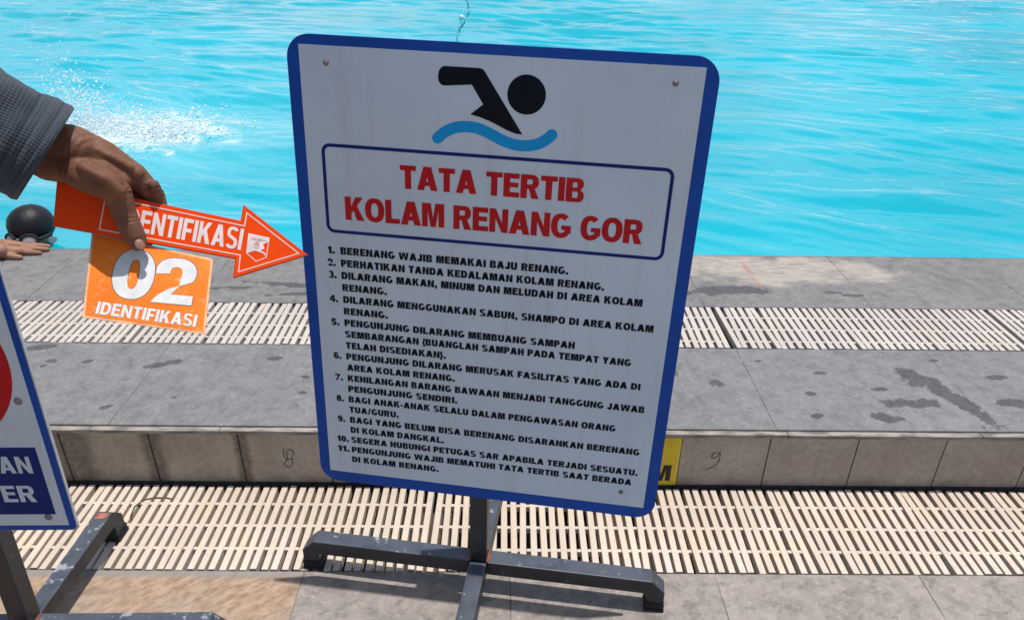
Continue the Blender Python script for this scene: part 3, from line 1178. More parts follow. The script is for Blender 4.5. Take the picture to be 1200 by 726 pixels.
M_bpaint = blackpaint('black_enamel', 0.0)
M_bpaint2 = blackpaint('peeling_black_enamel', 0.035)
M_rubber = paint('black_rubber', (0.014, 0.014, 0.016), 0.75, 0.2, 40)
M_rust = paint('rust', (0.20, 0.062, 0.03), 0.85, 0.3, 60)
M_blue = paint('blue_vinyl', (0.002, 0.066, 0.37), 0.45, 0.10, 9, 0.25)
b_ = NB('white_sheet')
nA, nB = b_.noise(3.0, 6, 0.6), b_.noise(70, 6, 0.7)
c_ = b_.mix(b_.ramp(nA, 0.3, 0.7), (0.53, 0.625, 0.70), (0.59, 0.69, 0.765))
c_ = b_.mix(b_.math('MULTIPLY', b_.ramp(nB, 0.64, 0.72), 0.5), c_, (0.36, 0.35, 0.33))
run_ = b_.noise(1.0, 4, 0.6, b_.mapped((38, 38, 1.6)))
c_ = b_.mix(b_.math('MULTIPLY', b_.ramp(run_, 0.5, 0.75), 0.28), c_, (0.45, 0.44, 0.42))
M_white = b_.out(c_, 0.42, 0.4)
M_red = paint('red_lettering', (0.50, 0.008, 0.014), 0.5, 0.08, 30, 0.2)
M_navy = paint('navy_line', (0.003, 0.020, 0.16), 0.5, 0.08, 30, 0.15)
M_ink = paint('black_print', (0.004, 0.007, 0.014), 0.5, 0.1, 30, 0.12)
M_cyan = paint('cyan_wave', (0.004, 0.33, 0.72), 0.5, 0.05, 30, 0.2)
M_steel = paint('screw_steel', (0.22, 0.22, 0.22), 0.5, 0.2, 60)
M_steel.node_tree.nodes['Principled BSDF'].inputs['Metallic'].default_value = 0.7
M_alu = paint('aluminium_edge', (0.62, 0.62, 0.61), 0.4, 0.1, 30)


def stand(root, yaw, centre, arms, post_top, post_lean, mat, tubew=0.04, rust=True):
    """square tube stand: post and four bent legs with rubber caps. arms: (angle, length)"""
    cx, cy = centre
    h = tubew/2
    for ang, L in arms:
        a = yaw+ang
        pl = Plane((cx, cy, 0), (math.cos(a), math.sin(a), 0), (0, 0, 1))
        out = [(h+0.001, 0.052), (L-tubew, 0.052), (L-tubew, 0.022), (L, 0.022), (L, 0.060), (L-0.031, 0.092), (h+0.001, 0.092)]
        bm = bmesh.new()
        prism(bm, pl, out, -h, h)
        leg = obj('leg', bm, mat, root, bevel=0.0025)
        bm = bmesh.new()
        e = 0.0022
        for z0, z1, ee in ((0.0, 0.008, e+0.001), (0.008, 0.017, e-0.0006), (0.017, 0.026, e)):
            prism(bm, pl, [(L-tubew-ee, z0), (L+ee, z0), (L+ee, z1), (L-tubew-ee, z1)], -h-ee, h+ee)
        obj('foot_cap', bm, M_rubber, leg, bevel=0.001)
    # post
    n = Vector((math.sin(yaw), -math.cos(yaw), 0))
    bm = bmesh.new()
    M = Matrix.Translation((cx, cy, 0)) @ Matrix.Rotation(yaw, 4, 'Z')
    v = []
    for z in (0.05, post_top):
        s = post_lean*(z-0.05)
        for y in (-h, h):
            for x in (-h, h):
                v.append(bm.verts.new(M @ Vector((x, y+s, z))))
    for q in ((0, 2, 3, 1), (4, 5, 7, 6), (0, 1, 5, 4), (1, 3, 7, 5), (3, 2, 6, 7), (2, 0, 4, 6)):
        bm.faces.new([v[j] for j in q])
    post = obj('post', bm, mat, root, bevel=0.002)
    if rust:
        for sx in (-1, 1):
            bm = bmesh.new()
            for k in range(7):
                bmesh.ops.create_icosphere(bm, subdivisions=2, radius=0.0036+0.002*random.random(),
                    matrix=M @ Matrix.Translation((sx*(h+0.0015), -h+0.006+k*0.0048, 0.0922)) @ Matrix.Diagonal((1, 1.2, .5, 1)))
            obj('weld_bead', bm, M_rust, post, smooth=True)
    return post


# --- the rules sign
k_ = 0.745
S_u = np.array([0.98956, -0.14282, -0.01917])
S_v = np.array([0.0287, 0.0649, 0.9975])
S_o = np.array([-0.41427, 1.29642, 0.29404])       # lower left corner of the panel
SP = Plane(S_o, S_u, S_v)
SW, SH = 0.745, 0.9516
syaw = math.atan2(S_u[1], S_u[0])
SC = (-0.056, 1.262)
rules = empty('sign_stand', (SC[0], SC[1], 0), syaw)
tag(rules, 'white rules sign with blue edge and swimmer symbol on a black stand', 'sign')
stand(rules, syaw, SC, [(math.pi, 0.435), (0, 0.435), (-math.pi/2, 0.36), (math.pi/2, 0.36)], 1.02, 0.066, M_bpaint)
bm = bmesh.new()
prism(bm, SP, round_rect(0, 0, SW, SH, 0.042, 10), -0.006, 0.0)
board = obj('sign_board', bm, M_blue, rules)
# inner pale sheet corners straight from the picture
inner = [SP.uv(p) for p in ((386.8, 548.6), (752.4, 595.2), (830.0, 79.3), (350.2, 51.6))]
iu0, iu1 = (inner[0][0]+inner[3][0])/2, (inner[1][0]+inner[2][0])/2
iv0, iv1 = (inner[0][1]+inner[1][1])/2, (inner[2][1]+inner[3][1])/2
bm = bmesh.new()
prism(bm, SP, [(iu0, iv0), (iu1, iv0), (iu1, iv1), (iu0, iv1)], 0.0004, 0.0010)
obj('face_sheet', bm, M_white, board)
FZ = 0.0010


def z1(p, s=5.183, ox=490, oy=60):
    return (ox+p[0]/s, oy+p[1]/s)


# swimmer
body = [(158, 90), (375, 103), (392, 108), (405, 122), (633, 505), (600, 502), (570, 492), (525, 472), (480, 447), (430, 422), (380, 402), (318, 383),
        (396, 323), (327, 203), (160, 209), (140, 202), (126, 183), (121, 158), (126, 122), (138, 100)]
bm = bmesh.new()
prism(bm, SP, [SP.uv(z1(p)) for p in body][::-1], FZ+0.0001, FZ+0.0005)
hc = SP.uv(z1((659, 265)))
hr = (np.linalg.norm(np.array(SP.uv(z1((776, 270))))-np.array(SP.uv(z1((542, 262)))))/2)
prism(bm, SP, [(hc[0]+hr*math.cos(i*math.pi/24), hc[1]+hr*math.sin(i*math.pi/24)) for i in range(48)], FZ+0.0001, FZ+0.0005)
obj('swimmer_symbol', bm, M_ink, board)
wv = [SP.uv(z1(p)) for p in ((118, 527), (165, 490), (225, 464), (290, 458), (360, 468), (430, 497), (510, 540), (590, 568), (660, 574), (730, 562), (780, 535), (812, 508))]
ww = abs(SP.uv(z1((290, 425)))[1]-SP.uv(z1((290, 493)))[1])
bm = bmesh.new()
prism(bm, SP, stroke(spline(wv, 6), ww, 10), FZ+0.0001, FZ+0.0005)
obj('wave_symbol', bm, M_cyan, board)
# title box
q = [SP.uv(p) for p in ((376.0, 167.0), (791.8, 197.5), (776.5, 306.0), (383.8, 271.0))]
bu0, bu1 = (q[0][0]+q[3][0])/2, (q[1][0]+q[2][0])/2
bv1, bv0 = (q[0][1]+q[1][1])/2, (q[2][1]+q[3][1])/2
bm = bmesh.new()
t_ = 0.0062
ring(bm, SP, round_rect(bu0, bv0, bu1, bv1, 0.016, 6), round_rect(bu0+t_, bv0+t_, bu1-t_, bv1-t_, 0.010, 6), FZ+0.0001, FZ+0.0005)
obj('title_frame', bm, M_navy, board)


def line_on(bm, pl, s, b0, b1, c0, n, bold, spacing=0.10, level=True):
    """text between two picture points of its baseline; c0 a picture point at cap height"""
    a, b, c = pl.uv(b0), pl.uv(b1), pl.uv(c0)
    if level:
        vm = (a[1]+b[1])/2
        a, b = (a[0], vm), (b[0], vm)
    put_text(bm, pl, s, a, b, c[1]-a[1], n, bold, spacing)


for s, b0, b1, c0 in (('TATA TERTIB', (469.3+8, 221.5), (683.6, 237.0), (469.3, 193.4)),
                      ('KOLAM RENANG GOR', (405.5, 256.6), (751.5, 286.5), (405.2, 229.5))):
    bm = bmesh.new()
    a = SP.uv((469.3, 220.8)) if s[0] == 'T' else SP.uv(b0)
    e = SP.uv(b1)
    c = SP.uv(c0)
    vm = (a[1]+e[1])/2
    put_text(bm, SP, s, (a[0], vm), (e[0], vm), c[1]-a[1], FZ+0.0005, 0.265, 0.045)
    flat_obj('title_lettering', bm, M_red, board, SP.n)


def zA(x, y): return (370+x/5.714, 280+y/5.714)
def zB(x, y): return (570+x/5.714, 300+y/5.714)
def zC(x, y): return (380+x/5.714, 380+y/5.714)
def zD(x, y): return (570+x/5.714, 400+y/5.714)
def zE(x, y): return (380+x/5.714, 460+y/5.714)
def zF(x, y): return (570+x/5.714, 480+y/5.714)


RULES = [
 ('1.', zA(83, 93), zA(130, 96), [('BERENANG WAJIB MEMAKAI BAJU RENANG.', zA(168, 98), zB(547, 124))]),
 ('2.', zA(84, 176), zA(135, 180), [('PERHATIKAN TANDA KEDALAMAN KOLAM RENANG.', zA(172, 181), zB(787, 232))]),
 ('3.', zA(90, 258), zA(142, 262), [('DILARANG MAKAN, MINUM DAN MELUDAH DI AREA KOLAM', zA(175, 264), zB(1042, 342)), ('RENANG.', zA(181, 344), zA(478, 370))]),
 ('4.', zA(97, 416), zA(152, 420), [('DILARANG MENGGUNAKAN SABUN, SHAMPO DI AREA KOLAM', zA(187, 424), zB(1115, 514)), ('RENANG.', zA(191, 502), zA(484, 527))]),
 ('5.', zA(108, 570), zA(160, 574), [('PENGUNJUNG DILARANG MEMBUANG SAMPAH', zA(195, 578), zB(590, 620)), ('SEMBARANGAN (BUANGLAH SAMPAH PADA TEMPAT YANG', zC(142, 80), zD(965, 168)), ('TELAH DISEDIAKAN).', zC(147, 158), zC(815, 222))]),
 ('6.', zC(67, 221), zC(116, 226), [('PENGUNJUNG DILARANG MERUSAK FASILITAS YANG ADA DI', zC(150, 231), zD(1028, 330)), ('AREA KOLAM RENANG.', zC(156, 304), zC(875, 380))]),
 ('7.', zC(77, 366), zC(128, 372), [('KEHILANGAN BARANG BAWAAN MENJADI TANGGUNG JAWAB', zC(160, 375), zD(1055, 482)), ('PENGUNJUNG SENDIRI.', zC(163, 446), zC(892, 525))]),
 ('8.', zC(85, 505), zC(134, 510), [('BAGI ANAK-ANAK SELALU DALAM PENGAWASAN ORANG', zC(166, 514), zD(862, 605)), ('TUA/GURU.', zC(171, 584), zC(500, 618))]),
 ('9.', zE(94, 188), zE(142, 192), [('BAGI YANG BELUM BISA BERENANG DISARANKAN BERENANG', zE(175, 196), zF(1022, 308)), ('DI KOLAM DANGKAL.', zE(179, 262), zE(802, 332))]),
 ('10.', zE(90, 318), zE(168, 325), [('SEGERA HUBUNGI PETUGAS SAR APABILA TERJADI SESUATU.', zE(183, 327), zF(1010, 445))]),
 ('11.', zE(94, 384), zE(172, 391), [('PENGUNJUNG WAJIB MEMATUHI TATA TERTIB SAAT BERADA', zE(187, 392), zF(968, 506)), ('DI KOLAM RENANG.', zE(189, 457), zE(768, 525))]),
]
# evenly spaced baselines fitted through the measured ones
rows = []
for num, a, b, lines in RULES:
    for s, p, e in lines:
        rows.append((SP.uv(p)[1]+SP.uv(e)[1])/2)
fit = np.polyfit(np.arange(len(rows)), rows, 2)
base_v = np.polyval(fit, np.arange(len(rows)))
CAP = 0.0150
i = 0
for num, a, b, lines in RULES:
    bm = bmesh.new()
    put_text(bm, SP, num, (SP.uv(a)[0], base_v[i]), (SP.uv(b)[0], base_v[i]), CAP, FZ+0.0005, 0.29, 0.08)
    for s, p, e in lines:
        put_text(bm, SP, s, (SP.uv(p)[0], base_v[i]), (SP.uv(e)[0], base_v[i]), CAP, FZ+0.0005, 0.30, 0.085)
        i += 1
    flat_obj('rule_lettering', bm, M_ink, board, SP.n)


def screw(pl, uv, n, parent, r=0.0036):
    bm = bmesh.new()
    c = pl.pt(uv[0], uv[1], n)
    R3 = Matrix(((pl.u[0], pl.v[0], pl.n[0], c[0]), (pl.u[1], pl.v[1], pl.n[1], c[1]), (pl.u[2], pl.v[2], pl.n[2], c[2]), (0, 0, 0, 1)))
    bmesh.ops.create_uvsphere(bm, u_segments=16, v_segments=10, radius=r, matrix=R3 @ Matrix.Diagonal((1, 1, 0.55, 1)))
    bmesh.ops.create_cone(bm, cap_ends=True, segments=20, radius1=r*1.5, radius2=r*1.4, depth=0.0008, matrix=R3)
    obj('screw', bm, M_steel, parent, smooth=True)


for p in ((382.2, 73.5), (791.8, 97.8), (727.6, 575.5)):
    screw(SP, SP.uv(p), FZ+0.0004, board)

# --- the sign cut off by the left edge
LC = (-1.016, 1.072)
lyaw = math.radians(1.0)
left = empty('sign_stand', (LC[0], LC[1], 0), lyaw)
tag(left, 'white and blue sign cut off by the left edge, on a peeling black stand', 'sign')
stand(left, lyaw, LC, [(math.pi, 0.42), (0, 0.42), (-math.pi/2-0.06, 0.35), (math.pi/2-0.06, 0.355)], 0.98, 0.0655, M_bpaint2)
LV = np.array([0.012, 0.062, 0.998])
LP0 = Plane((LC[0], LC[1]-0.030, 0.05), (math.cos(lyaw), math.sin(lyaw), 0), LV)
br = LP0.uv((92.5, 620.5))
LP = Plane(LP0.pt(*br), LP0.u, LP0.v)            # origin: lower right corner
LWd, LH = 0.62, 0.92
bm = bmesh.new()
prism(bm, LP, round_rect(-LWd, 0, 0, LH, 0.012, 5), -0.006, -0.0006)
lboard = obj('sign_board', bm, M_alu, left)
bm = bmesh.new()
prism(bm, LP, round_rect(-LWd+0.001, 0.001, -0.0022, LH-0.001, 0.012, 5), -0.0004, 0.0002)
obj('blue_border', bm, M_blue, lboard)
def zL(x, y): return (x/5.18, 500+y/5.18)
ir = [LP.uv(p) for p in (zL(410, 592), zL(250, 0))]
bm = bmesh.new()
iru = (ir[0][0]+ir[1][0])/2
prism(bm, LP, [(-LWd+0.028, ir[0][1]), (iru, ir[0][1]), (iru, LH-0.028), (-LWd+0.028, LH-0.028)], 0.0004, 0.001)
obj('face_sheet', bm, M_white, lboard)
pr = [LP.uv(p) for p in (zL(333, 525), zL(222, 122))]
pu = (pr[0][0]+pr[1][0])/2
bm = bmesh.new()
prism(bm, LP, [(-LWd+0.06, pr[0][1]), (pu, pr[0][1]), (pu, pr[1][1]), (-LWd+0.06, pr[1][1])], 0.0011, 0.0015)
obj('blue_panel', bm, M_navy, lboard)
for s, letters, e0, e1, ct in (('KEDALAMAN', 2, zL(10, 277), zL(207, 277), zL(165, 176)), ('METER', 2, zL(32, 450), zL(232, 450), zL(180, 352))):
    bm = bmesh.new()
    a, b, c = LP.uv(e0), LP.uv(e1), LP.uv(ct)
    cap = c[1]-b[1]
    wt = text_tris(s, 0.235, 0.10)[2]
    wl = text_tris(s[-letters:], 0.235, 0.10)[2]
    full = (b[0]-a[0])*wt/wl
    put_text(bm, LP, s, (b[0]-full, b[1]), (b[0], b[1]), cap, 0.0018, 0.235, 0.10)
    flat_obj('lettering', bm, M_white, lboard, LP.n)
rc = LP.uv((-2, 423))
rr = abs(LP.uv((11.0, 423))[0]-LP.uv((-60, 423))[0])
edge_u = LP.uv((10.5, 425))[0]
RO = 0.175
cu_, cv_ = edge_u-RO, LP.uv((10.5, 425))[1]
bm = bmesh.new()
circ = lambda r, k=64: [(cu_+r*math.cos(i*2*math.pi/k), cv_+r*math.sin(i*2*math.pi/k)) for i in range(k)]
ring(bm, LP, circ(RO), circ(RO-0.034), 0.0011, 0.0015)
obj('red_ring', bm, M_red, lboard)
for p in ((21.5, 469.5), (57.0, 604.8)):
    screw(LP, LP.uv(p), 0.0016, lboard, 0.005)
# old orange paint showing on the bent end of the back leg
bm = bmesh.new()
lx, ly = LC[0]-math.sin(lyaw-0.06)*0.310, LC[1]+math.cos(lyaw-0.06)*0.310
box(bm, -0.015, -0.010, 0.0915, 0.014, 0.009, 0.0926, Matrix.Translation((lx, ly, 0)))
obj('bare_primer', bm, paint('red_primer', (0.34, 0.12, 0.07), 0.8, 0.4, 90), left, bevel=0.0004)

# ------------------------------------------------------------------ things held in the hand
AN = np.array([.3, -.82, .48])
AN /= np.linalg.norm(AN)
AO = np.array(at(150, 270, 0.86))
au = np.cross((0, 0, 1.0), AN)
# in-plane axis along the arrow's length
ap = Plane(AO, au, np.cross(AN, au))
d0, d1 = np.array(ap.uv((108, 273.5))), np.array(ap.uv((275.9, 302.5)))
dd = (d1-d0)/np.linalg.norm(d1-d0)
AP = Plane(AO, ap.u*dd[0]+ap.v*dd[1], -ap.u*dd[1]+ap.v*dd[0])
b_ = NB('orange_red_board')
M_arrow = b_.out(b_.mix(b_.ramp(b_.noise(18, 5), 0.3, 0.7), (0.86, 0.062, 0.002), (0.95, 0.075, 0.002)), 0.55, 0.15)
M_arrow_edge = paint('dull_red_edge', (0.62, 0.045, 0.012), 0.5, 0.1, 30)
M_awhite = paint('arrow_white', (0.84, 0.74, 0.70), 0.45, 0.08, 60)
M_pink = paint('faded_pink_print', (0.80, 0.47, 0.45), 0.45, 0.35, 90)
arrow = empty('arrow_marker', tuple(AO))
arrow.rotation_euler = (0, 0, 0)
tag(arrow, 'orange-red arrow reading IDENTIFIKASI, held in the hand, pointing at the rules sign', 'arrow marker')
opx = [(61.9, 265.0), (275.4, 303.2), (272.9, 326.2), (361.2, 298.9), (285.2, 239.6), (281.9, 258.4), (66.6, 212.6)]
ouv = [AP.uv(p) for p in opx]
bm = bmesh.new()
prism(bm, AP, ouv, -0.003, 0.0)
aboard = obj('arrow_board', bm, M_arrow_edge, arrow, bevel=0.0005)


def inset(poly, d):
    P = [np.array(p) for p in poly]
    n = len(P)
    area = sum(P[i][0]*P[(i+1) % n][1]-P[(i+1) % n][0]*P[i][1] for i in range(n))
    sg = 1 if area > 0 else -1
    out = []
    for i in range(n):
        a, b, c = P[i-1], P[i], P[(i+1) % n]
        e1 = (b-a)/np.linalg.norm(b-a)
        e2 = (c-b)/np.linalg.norm(c-b)
        n1, n2 = sg*np.array((-e1[1], e1[0])), sg*np.array((-e2[1], e2[0]))
        A = np.array((n1, n2))
        out.append(tuple(np.linalg.solve(A, np.array((n1@b+d, n2@b+d)))))
    return out


fpoly = inset(ouv, 0.0012)
bm = bmesh.new()
prism(bm, AP, fpoly, 0.0002, 0.0006)
obj('printed_face', bm, M_arrow, aboard)
# white outline: starts right of the bare tail
sx0 = AP.uv((119.5, 250))[0]
lpoly = [(sx0, ouv[0][1]), *ouv[1:6], (sx0, np.interp(sx0, [ouv[6][0], ouv[5][0]], [ouv[6][1], ouv[5][1]]))]
o1, o2 = inset(lpoly, 0.0050), inset(lpoly, 0.0062)
o1 = [(sx0, o1[0][1])]+o1[1:6]+[(sx0, o1[6][1])]
o2 = [(sx0+0.0012, o2[0][1])]+o2[1:6]+[(sx0+0.0012, o2[6][1])]
bm = bmesh.new()
ring(bm, AP, o1, o2, 0.0007, 0.0009)
obj('white_outline', bm, M_awhite, aboard)
bm = bmesh.new()
e1, e0 = AP.uv((282.0, 293.0)), AP.uv((163.0, 269.0))
cap = AP.uv((276.5, 266.5))[1]-AP.uv((273.5, 291.5))[1]
wt, wp = text_tris('IDENTIFIKASI', 0.23, 0.09)[2], text_tris('ENTIFIKASI', 0.23, 0.09)[2]
full = (e1[0]-e0[0])*wt/wp
vm = AP.uv((273.5, 291.5))[1]
put_text(bm, AP, 'IDENTIFIKASI', (e1[0]-full, vm), (e1[0], vm), cap, 0.0009, 0.23, 0.09)
flat_obj('lettering', bm, M_awhite, aboard, AP.n)
def zH(x, y): return (260+x/6.6, 230+y/6.6)
pent = [AP.uv(zH(*p)) for p in ((205, 285), (370, 320), (345, 475), (265, 506), (188, 440))]
if sum(pent[i][0]*pent[(i+1) % 5][1]-pent[(i+1) % 5][0]*pent[i][1] for i in range(5)) < 0:
    pent = pent[::-1]
bm = bmesh.new()
ring(bm, AP, pent, inset(pent, 0.0009), 0.0007, 0.0009)
prism(bm, AP, [AP.uv(zH(*p)) for p in ((207, 290), (366, 322), (360, 352), (318, 372), (330, 405), (300, 418), (335, 440), (342, 468), (318, 440), (255, 420), (192, 440))], 0.0007, 0.0010)
emb = obj('emblem', bm, M_awhite, aboard)
bm = bmesh.new()
prism(bm, AP, [AP.uv(zH(270+24*math.cos(t), 378+26*math.sin(t))) for t in np.linspace(0, 2*math.pi, 20, endpoint=False)], 0.0011, 0.0013)
prism(bm, AP, [AP.uv(zH(*p)) for p in ((222, 312), (310, 328), (352, 345), (300, 348), (224, 330))], 0.0011, 0.0013)
obj('emblem_print', bm, M_pink, emb)

# number card
CN = np.array([.24, -.65, .72])
CN /= np.linalg.norm(CN)
hinge = AP.pt(*AP.uv((165, 282)), -0.0065)
cu0 = np.cross((0, 0, 1.0), CN)
cp = Plane(hinge, cu0, np.cross(CN, cu0))
d0, d1 = np.array(cp.uv((96.4, 371.0))), np.array(cp.uv((240.1, 391.2)))
dd = (d1-d0)/np.linalg.norm(d1-d0)
KP = Plane(hinge, cp.u*dd[0]+cp.v*dd[1], -cp.u*dd[1]+cp.v*dd[0])
b_ = NB('worn_orange_card')
nA = b_.noise(90, 8, 0.75)
nB = b_.noise(14, 5)
c_ = b_.mix(b_.ramp(nB, 0.3, 0.7), (0.90, 0.17, 0.008), (0.95, 0.25, 0.02))
c_ = b_.mix(b_.math('MULTIPLY', b_.ramp(nA, 0.55, 0.66), b_.ramp(nB, 0.40, 0.58, 0.2, 0.9)), c_, (0.90, 0.56, 0.38))
M_card = b_.out(c_, 0.5, 0.2)
M_cardrim = paint('card_rim', (0.82, 0.42, 0.22), 0.5, 0.25, 60)
b_ = NB('grey_white_number')
M_num = b_.out(b_.mix(b_.ramp(b_.noise(60, 6, 0.7), 0.35, 0.65), (0.64, 0.65, 0.64), (0.78, 0.78, 0.76)), 0.4, 0.4)
M_outline = paint('number_outline', (0.20, 0.12, 0.09), 0.6, 0.2, 40)  # dark printed outline round the digits and caption
card = empty('number_card', tuple(hinge))
tag(card, 'worn orange card with a large white 02, held under the arrow', 'number card')
kpx = [(96.4, 371.5), (240.3, 391.5), (249.8, 303.4), (107.5, 272.0)]
kuv = [KP.uv(p) for p in kpx]
bm = bmesh.new()
prism(bm, KP, kuv, -0.0012, 0.0)
cboard = obj('card_sheet', bm, M_cardrim, card, bevel=0.0004)
bm = bmesh.new()
prism(bm, KP, inset(kuv, 0.0026), 0.0001, 0.0003)
obj('printed_face', bm, M_card, cboard)
def zK(x, y): return (80+x/5.183, 260+y/5.183)
for nm, mat, off, n, bold in (('number_outline', M_outline, 0.0009, 0.00045, 0.262), ('number', M_num, 0.0, 0.0006, 0.25)):
    for s, b0, b1, ct in (('0', (243, 452), (497, 474), (395, 168)), ('2', (498, 485), (748, 508), (650, 222))):
        bm = bmesh.new()
        a, b, c = KP.uv(zK(*b0)), KP.uv(zK(*b1)), KP.uv(zK(*ct))
        put_text(bm, KP, s, (a[0]-off, a[1]-off), (b[0]+off, b[1]-off), c[1]-(a[1]+b[1])/2+2*off, n, bold, 0.1)
        flat_obj(nm, bm, mat, cboard, KP.n)
for nm, mat, off, n, bold in (('caption_outline', M_outline, 0.0005, 0.00045, 0.27), ('caption', M_num, 0.0, 0.0006, 0.24)):
    bm = bmesh.new()
    a, b, c = KP.uv(zK(163, 557)), KP.uv(zK(772, 638)), KP.uv(zK(170, 480))
    put_text(bm, KP, 'IDENTIFIKASI', (a[0]-off, a[1]-off), (b[0]+off, b[1]-off), c[1]-a[1]+2*off, n, bold, 0.10)
    flat_obj(nm, bm, mat, cboard, KP.n)

# ------------------------------------------------------------------ people
def skin_mat(name, a, bcol, scale=60):
    b = NB(name)
    n1, n2 = b.noise(scale*0.35, 5, 0.6), b.noise(scale*6, 4, 0.6)
    col = b.mix(b.ramp(n1, 0.3, 0.7), a, bcol)
    vr = b.n('ShaderNodeTexVoronoi')
    vr.inputs['Scale'].default_value = scale*12
    b.l(b.co, vr.inputs['Vector'])
    wr = b.noise(1.0, 4, 0.6, b.mapped((scale*1.2, scale*3.5, scale*1.2), rot=(0.3, 0.4, 0.6)), 0.5)
    b.bump(b.math('ADD', b.math('MULTIPLY', wr, 0.6), b.math('ADD', b.math('MULTIPLY', n2, 0.5), b.math('MULTIPLY', vr.outputs['Distance'], 0.4))), 0.35, 0.0012)
    b.b.inputs['Subsurface Weight'].default_value = 0.12
    b.b.inputs['Subsurface Radius'].default_value = (0.01, 0.004, 0.002)
    b.b.inputs['Subsurface Scale'].default_value = 0.3
    return b.out(col, 0.55, 0.25)


M_skin = skin_mat('brown_skin', (0.150, 0.064, 0.037), (0.215, 0.10, 0.060))
M_nail = paint('fingernail', (0.25, 0.125, 0.083), 0.4, 0.06, 80)
M_knit = None


def plane_depth(px, py):
    r = ray((px, py))
    return float((AP.n@(AP.o-CAM))/(AP.n@r))


def hp(px, py, off=None, d=None, rpx=10):
    """joint of the hand: at depth d, or `off` metres behind the arrow board (negative: nearer)"""
    if d is None:
        d = plane_depth(px, py)+off
    return (at(px, py, d), rpx*d/F_PX)


def chain(joints):
    return [(a[0], a[1], b[0], b[1]) for a, b in zip(joints, joints[1:])]


holder = empty('person', (-1.28, 0.30, 0.0))
tag(holder, 'person in dark knitted sleeve holding the orange arrow and number card', 'person')
caps = []
# forearm: radius and ulna side by side
caps += chain([hp(-140, 72, d=.735, rpx=28), hp(0, 130, d=.79, rpx=25), hp(66, 166, d=.825, rpx=23), hp(92, 176, d=.83, rpx=22)])
caps += chain([hp(-150, 95, d=.745, rpx=28), hp(-6, 152, d=.80, rpx=25), hp(58, 190, d=.83, rpx=22), hp(84, 196, d=.832, rpx=20)])
# back of the hand: four metacarpals fanning to the knuckles
caps += chain([hp(84, 168, d=.835, rpx=22), hp(120, 184, d=.845, rpx=20), hp(157, 205, d=.862, rpx=14.5)])
caps += chain([hp(82, 182, d=.845, rpx=21), hp(116, 198, d=.862, rpx=19), hp(150, 214, d=.885, rpx=14)])
caps += chain([hp(80, 190, d=.855, rpx=20), hp(108, 206, d=.878, rpx=17), hp(138, 222, d=.902, rpx=13)])
caps += chain([hp(78, 196, d=.862, rpx=18), hp(100, 212, d=.890, rpx=15), hp(122, 228, d=.915, rpx=12)])
# index finger bends over the top edge and behind the board
caps += chain([hp(157, 205, d=.862, rpx=14.5), hp(172, 218, d=.868, rpx=11.5), hp(182, 229, d=.880, rpx=10.8), hp(187, 246, .0125, rpx=9.6), hp(184, 264, .0115, rpx=8.6)])
# the other fingers close behind board and card
caps += chain([hp(150, 214, d=.885, rpx=14), hp(170, 240, .030, rpx=11), hp(176, 262, .0165, rpx=10), hp(170, 283, .0165, rpx=9)])
caps += chain([hp(138, 222, d=.902, rpx=13), hp(152, 250, .040, rpx=10.5), hp(158, 276, .024, rpx=9.8), hp(152, 296, .020, rpx=8.6)])
caps += chain([hp(122, 228, d=.915, rpx=12), hp(132, 255, .046, rpx=9.5), hp(138, 274, .030, rpx=8.6), hp(134, 290, .024, rpx=7.8)])
# thumb: ball, knuckle, two bones in front of the board
caps += chain([hp(78, 192, d=.832, rpx=20), hp(104, 207, d=.826, rpx=20), hp(128, 219, d=.826, rpx=17), hp(139, 231, -.020, rpx=14)])
caps += chain([hp(137, 226, -.023, rpx=16.5), hp(146, 250, -.0165, rpx=13.2), hp(151, 263, -.0150, rpx=13.4), hp(158, 277, -.0125, rpx=12.0), hp(161.5, 284, -.0112, rpx=10.5)])
# web between thumb and index
caps += chain([hp(120, 205, d=.835, rpx=17), hp(140, 212, d=.846, rpx=13)])
# knuckles and tendons that stand out under the skin
caps += chain([hp(156, 199, d=.856, rpx=9.5), hp(160, 203, d=.855, rpx=9)])
caps += chain([hp(104, 172, d=.826, rpx=5.5), hp(130, 184, d=.834, rpx=5.0), hp(152, 196, d=.846, rpx=5.5)])
caps += chain([hp(96, 196, d=.808, rpx=6), hp(122, 209, d=.806, rpx=6.5), hp(140, 224, d=.818, rpx=8)])
caps += chain([hp(180, 217, d=.862, rpx=7.0), hp(184, 226, d=.869, rpx=7.0)])
CREASES = [(hp(150, 261, -.016)[0], hp(146, 250, -.016)[0], .0042, .0010, .020), (hp(141, 232, -.02)[0], hp(134, 222, -.02)[0], .0055, .0009, .022),
           (hp(181, 226, d=.87)[0], hp(172, 216, d=.87)[0], .0042, .0009, .018), (hp(188, 243, .008)[0], hp(184, 232, .008)[0], .0040, .0007, .014),
           (hp(150, 210, d=.85)[0], hp(140, 226, d=.85)[0], .0060, .0008, .020), (hp(88, 184, d=.82)[0], hp(108, 196, d=.82)[0], .0075, .0008, .040)]


def wrinkle(me):
    nrm = [Vector(v.normal) for v in me.vertices]
    for v, n in zip(me.vertices, nrm):
        p = Vector(v.co)
        d = 0.0
        for c, e, lam, amp, rad in CREASES:
            q = p-c
            if q.length > rad*1.6:
                continue
            ax = (e-c).normalized()
            t = q.dot(ax)+0.0016*noise.noise(p*220)
            side = (q-ax*t).length
            d += 0.55*amp*(math.cos(2*math.pi*t/lam)-0.3)*math.exp(-(t/(lam*1.25))**2)*math.exp(-(side/rad)**4)
        d += 0.0004*noise.noise(p*70)+0.0002*noise.noise(p*230)
        v.co = p+n*d


hand = organic('body', caps, 0.0013, M_skin, holder, smooth=8, extra=wrinkle)
